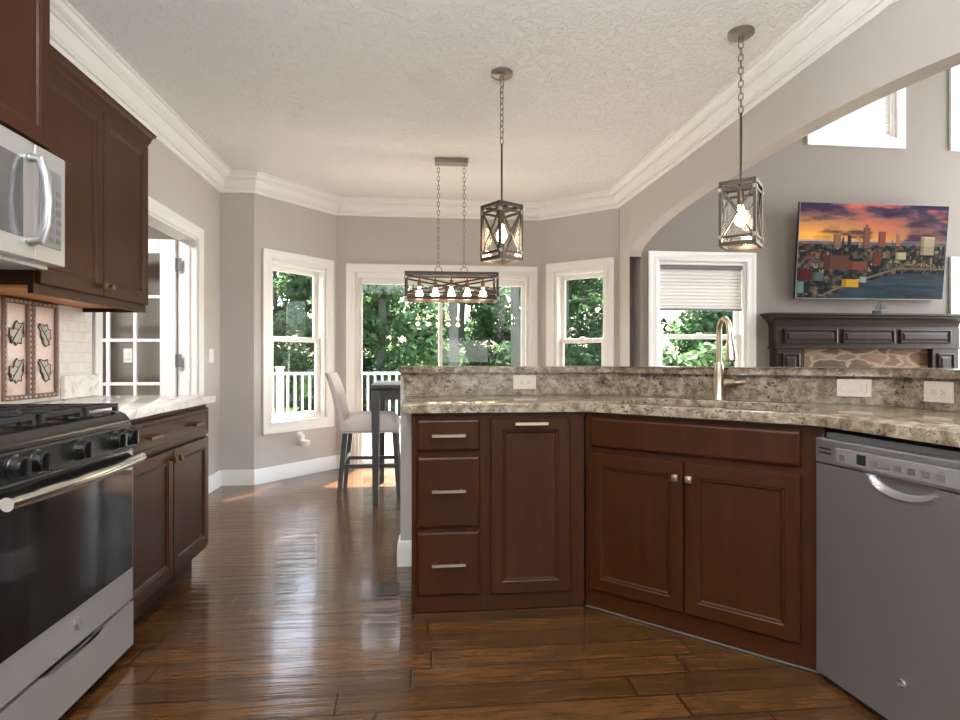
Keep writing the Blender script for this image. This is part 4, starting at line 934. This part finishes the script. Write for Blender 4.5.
# ------------------------------------------------------------------ television, mantel
def paint_tv(nx, ny):
    rg = np.random.default_rng(5)
    def fbm(fx, fy, seed):
        r_ = np.random.default_rng(seed); out = np.zeros((ny, nx)); amp = 1
        for o in range(5):
            gx, gy = int(fx*2**o)+2, int(fy*2**o)+2; gg = r_.random((gy, gx))
            X = np.linspace(0, gx-1.001, nx); Y = np.linspace(0, gy-1.001, ny); xi = X.astype(int); yi = Y.astype(int); tx = X-xi; ty = (Y-yi)[:, None]
            tx = tx*tx*(3-2*tx); ty = ty*ty*(3-2*ty)
            out += amp*((gg[yi][:, xi]*(1-tx)+gg[yi][:, xi+1]*tx)*(1-ty)+(gg[yi+1][:, xi]*(1-tx)+gg[yi+1][:, xi+1]*tx)*ty); amp *= .55
        return (out-out.min())/(out.max()-out.min())
    I = np.zeros((ny, nx, 3)); u = np.linspace(0, 1, nx)[None, :]; v_ = np.linspace(0, 1, ny)[:, None]   # v down
    s_ = lambda *c: np.array(srgb(*c))
    mixc = lambda a, b, t: a*(1-t[..., None])+b*t[..., None]
    t_ = np.clip(v_/.40, 0, 1)*np.ones((1, nx)); cl = fbm(4, 9, 3)
    glow = np.clip(1.15-u*1.0, 0, 1)*np.ones((ny, 1))
    skyc = mixc(s_(52, 50, 84)[None, None], s_(252, 176, 70)[None, None], np.clip(t_**1.5*glow*1.25, 0, 1))
    skyc = mixc(skyc, s_(214, 110, 84)[None, None], np.clip((cl-.46)*3, 0, 1)*(1-t_*.75))
    skyc = mixc(skyc, s_(58, 36, 58)[None, None], np.clip((.50-cl)*3.4, 0, .9))
    I[:] = skyc
    gnd = fbm(30, 26, 9); far = mixc(s_(28, 34, 34)[None, None], s_(112, 100, 84)[None, None], np.clip((gnd-.45)*2.6, 0, 1))
    mk = (v_ > .40)*np.ones((1, nx)) > 0; I[mk] = far[mk]
    hz = ((v_ > .38)*(v_ < .43)*np.ones((1, nx))) > 0; I[hz] = I[hz]*.55+s_(120, 120, 128)*.45
    def rect(x0, x1, y0, y1, c, win=True):
        a, b, c0, d = int(x0*nx), max(int(x0*nx)+1, int(x1*nx)), int(y0*ny), max(int(y0*ny)+1, int(y1*ny)); blk = np.ones((d-c0, b-a, 3))*s_(*c)
        if win: blk[::3, ::2] *= .55
        blk[:, :max(1, (b-a)//4)] *= .62; I[c0:d, a:b] = blk
    for k in range(150):
        x = rg.random(); y = .42+.30*rg.random(); ww = .008+.03*rg.random(); hh = .015+.05*rg.random()
        c = [(92, 58, 46), (70, 62, 58), (120, 96, 74), (150, 132, 108), (50, 50, 52), (44, 58, 44), (112, 62, 48)][rg.integers(7)]
        rect(x, min(.999, x+ww), y, min(.99, y+hh), c)
    for x0, x1, y0, y1, c in ((.235, .285, .33, .47, (128, 96, 76)), (.29, .305, .36, .46, (52, 44, 44)), (.325, .35, .335, .44, (48, 40, 42)), (.40, .42, .39, .46, (140, 118, 98)), (.43, .475, .25, .46, (122, 78, 66)), (.44, .462, .22, .26, (128, 84, 70)), (.535, .585, .29, .45, (132, 76, 54)), (.63, .635, .37, .45, (70, 58, 60)), (.655, .68, .31, .44, (156, 108, 84)), (.662, .672, .27, .32, (170, 130, 110)), (.825, .92, .33, .53, (176, 160, 128)), (.828, .915, .33, .345, (210, 190, 150)), (.50, .56, .51, .64, (112, 60, 46)), (.66, .73, .50, .58, (190, 176, 142)), (.18, .345, .55, .70, (98, 62, 48)), (.345, .47, .61, .70, (126, 72, 54)), (0, .11, .70, .82, (78, 34, 30)), (.11, .18, .73, .82, (84, 98, 94)), (.0, .05, .83, .95, (104, 124, 122))): rect(x0, x1, y0, y1, c)
    wl = 1.02-.30*np.clip((u-.18)/.5, 0, 1)**.8+.0*u; wl = np.where(u > .70, wl+.0, wl); wm = (v_ > wl) & (v_*np.ones((1, nx)) > .73)
    wat = mixc(s_(30, 44, 52)[None, None], s_(70, 86, 92)[None, None], fbm(6, 30, 12)*.8*np.ones((ny, nx))); I[wm] = wat[wm]
    rdm = (np.abs(v_-(wl-.045)) < .012) & (u > .15); I[rdm*np.ones((ny, nx)) > 0] = s_(112, 98, 78)
    rect(.305, .42, .795, .88, (206, 158, 44)); rect(.42, .47, .77, .83, (150, 156, 156)); rect(.305, .40, .775, .80, (52, 46, 46), False)
    for k in range(60): x = .74+.24*rg.random(); y = .60+.04*(x-.74)*4+.03*rg.random(); I[min(ny-1, int(y*ny)), int(x*nx)] = s_(226, 196, 96)
    rect(.74, .95, .965, .995, (60, 66, 62)); I[(v_ > .43)*np.ones((1, nx)) > 0] *= .8; return np.clip(I, 0, 1)
t = thing('television', 'large wall-mounted television showing a city skyline at sunset', 'television', (4.47, GY-.105, 2.168), R(0))
t.rotation_euler = (R(5), 0, R(0))
hw, hh = .79, .465
bm = NB(); box(bm, -hw, hw, 0, .03, -hh, hh, .003); box(bm, -.35, .35, .0301, .05, -.25, .2, .004); obj('tv_housing', bm, M['darkplastic'], t)
bm = NB(); ring(bm, -hw, hw, -hh, hh, .006, .008, -.004, -.0002, .001); obj('bezel', bm, M['greyplastic'], t)
nx, ny = 280, 158; im = paint_tv(nx, ny)
me = bpy.data.meshes.new('screen'); gxs = np.linspace(-hw+.006, hw-.006, nx+1); gzs = np.linspace(hh-.008, -hh+.008, ny+1)
co = np.zeros((ny+1, nx+1, 3)); co[..., 0] = gxs[None]; co[..., 1] = -.0012; co[..., 2] = gzs[:, None]
me.vertices.add((nx+1)*(ny+1)); me.vertices.foreach_set('co', co.reshape(-1))
ii, jj = np.meshgrid(np.arange(ny), np.arange(nx), indexing='ij'); a = (ii*(nx+1)+jj).reshape(-1); q = np.stack([a, a+nx+1, a+nx+2, a+1], 1).astype(np.int32)
me.loops.add(q.size); me.loops.foreach_set('vertex_index', q.reshape(-1)); me.polygons.add(len(q)); me.polygons.foreach_set('loop_start', np.arange(0, q.size, 4, dtype=np.int32)); me.update(calc_edges=True)
at = me.color_attributes.new('picture', 'FLOAT_COLOR', 'CORNER'); colr = np.ones((len(q), 4, 4)); colr[..., :3] = im.reshape(-1, 1, 3); at.data.foreach_set('color', colr.reshape(-1))
m = bpy.data.materials.new('lit_screen'); m.use_nodes = True; p_ = P(m); p_.inputs['Base Color'].default_value = (.01, .01, .012, 1); p_.inputs['Roughness'].default_value = .12; p_.inputs['Specular IOR Level'].default_value = .2
an = N(m, 'ShaderNodeVertexColor'); an.layer_name = 'picture'; L(m, an.outputs[0], p_.inputs['Emission Color']); p_.inputs['Emission Strength'].default_value = 1.0
me.materials.append(m); o = bpy.data.objects.new('screen', me); C.objects.link(o); o.parent = t
bm = NB(); box(bm, -.2, .2, .0501, .058, -.2, .15); obj('wall_bracket', bm, M['darkplastic'], t)

t = thing('fireplace', 'dark espresso mantel with panelled frieze around a fieldstone surround', 'fireplace', (3.36, GY-.002, 0))
Wf = 2.12
bm = NB(); cpf = [(0, 1.43), (.0, 1.557), (.20, 1.557), (.20, 1.54), (.175, 1.53), (.17, 1.515), (.14, 1.50), (.115, 1.47), (.105, 1.45), (.10, 1.43)]
sweep(bm, [(.17, 0), (.17, -.02), (Wf-.17, -.02), (Wf-.17, 0)], [(-o_*.85, h) for o_, h in cpf]); box(bm, .17, Wf-.17, -.02, -.001, 1.43, 1.557); obj('mantel_shelf', bm, M['espresso'], t, 25)
bm = NB(); box(bm, .09, Wf-.09, -.12, 0, 1.235, 1.43); box(bm, .075, Wf-.075, -.135, 0, 1.215, 1.2349, .004); obj('frieze', bm, M['espresso'], t)
for k in range(3):
    a = .17+k*.605; bm = NB(); relief(bm, a, a+.55, 1.265, 1.405, [(0, -.134), (.01, -.138), (.022, -.124), (.03, -.124), (.05, -.134)], -.1205); obj('frieze_panel', bm, M['espresso'], t)
for a in (.10, Wf-.38):
    bm = NB(); box(bm, a, a+.28, -.12, 0, 0, 1.2149); box(bm, a-.012, a+.292, -.135, -.1201, 0, .14, .004); lg = obj('pilaster', bm, M['espresso'], t)
    bm = NB(); relief(bm, a+.05, a+.23, .2, 1.17, [(0, -.134), (.01, -.138), (.022, -.124), (.03, -.124), (.05, -.132)], -.1205); obj('pilaster_panel', bm, M['espresso'], lg)
bm = NB(); box(bm, .381, Wf-.381, -.06, 0, .85, 1.2148); box(bm, .381, .60, -.06, 0, .0, .8499); box(bm, Wf-.60, Wf-.381, -.06, 0, 0, .8499); obj('stone_surround', bm, M['stone'], t)
bm = NB(); box(bm, .601, Wf-.601, -.03, 0, .0, .8498); obj('firebox', bm, M['black'], t)
t = thing('sailboat_ornament', 'small dark sailboat-shaped ornament on the mantel under the television', 'ornament', (4.52, GY-.14, 1.5585))
bm = NB(); prism(bm, [(-.075, -.012), (.0, -.02), (.075, -.012), (.085, 0), (.075, .012), (0, .02), (-.075, .012)], 0, .028); obj('hull', bm, M['iron'], t)
bm = NB(); tube(bm, [(0, 0, .028), (0, 0, .12)], .004, 8); obj('mast', bm, M['iron'], t)
bm = NB(); prism(bm, [(-.005, .035), (-.06, .04), (-.005, .115)], -.003, .003, mapf=lambda x, z, y: (x, y, z)); prism(bm, [(.005, .035), (.07, .055), (.03, .07), (.005, .1)], -.003, .003, mapf=lambda x, z, y: (x, y, z)); obj('sail', bm, M['iron'], t)
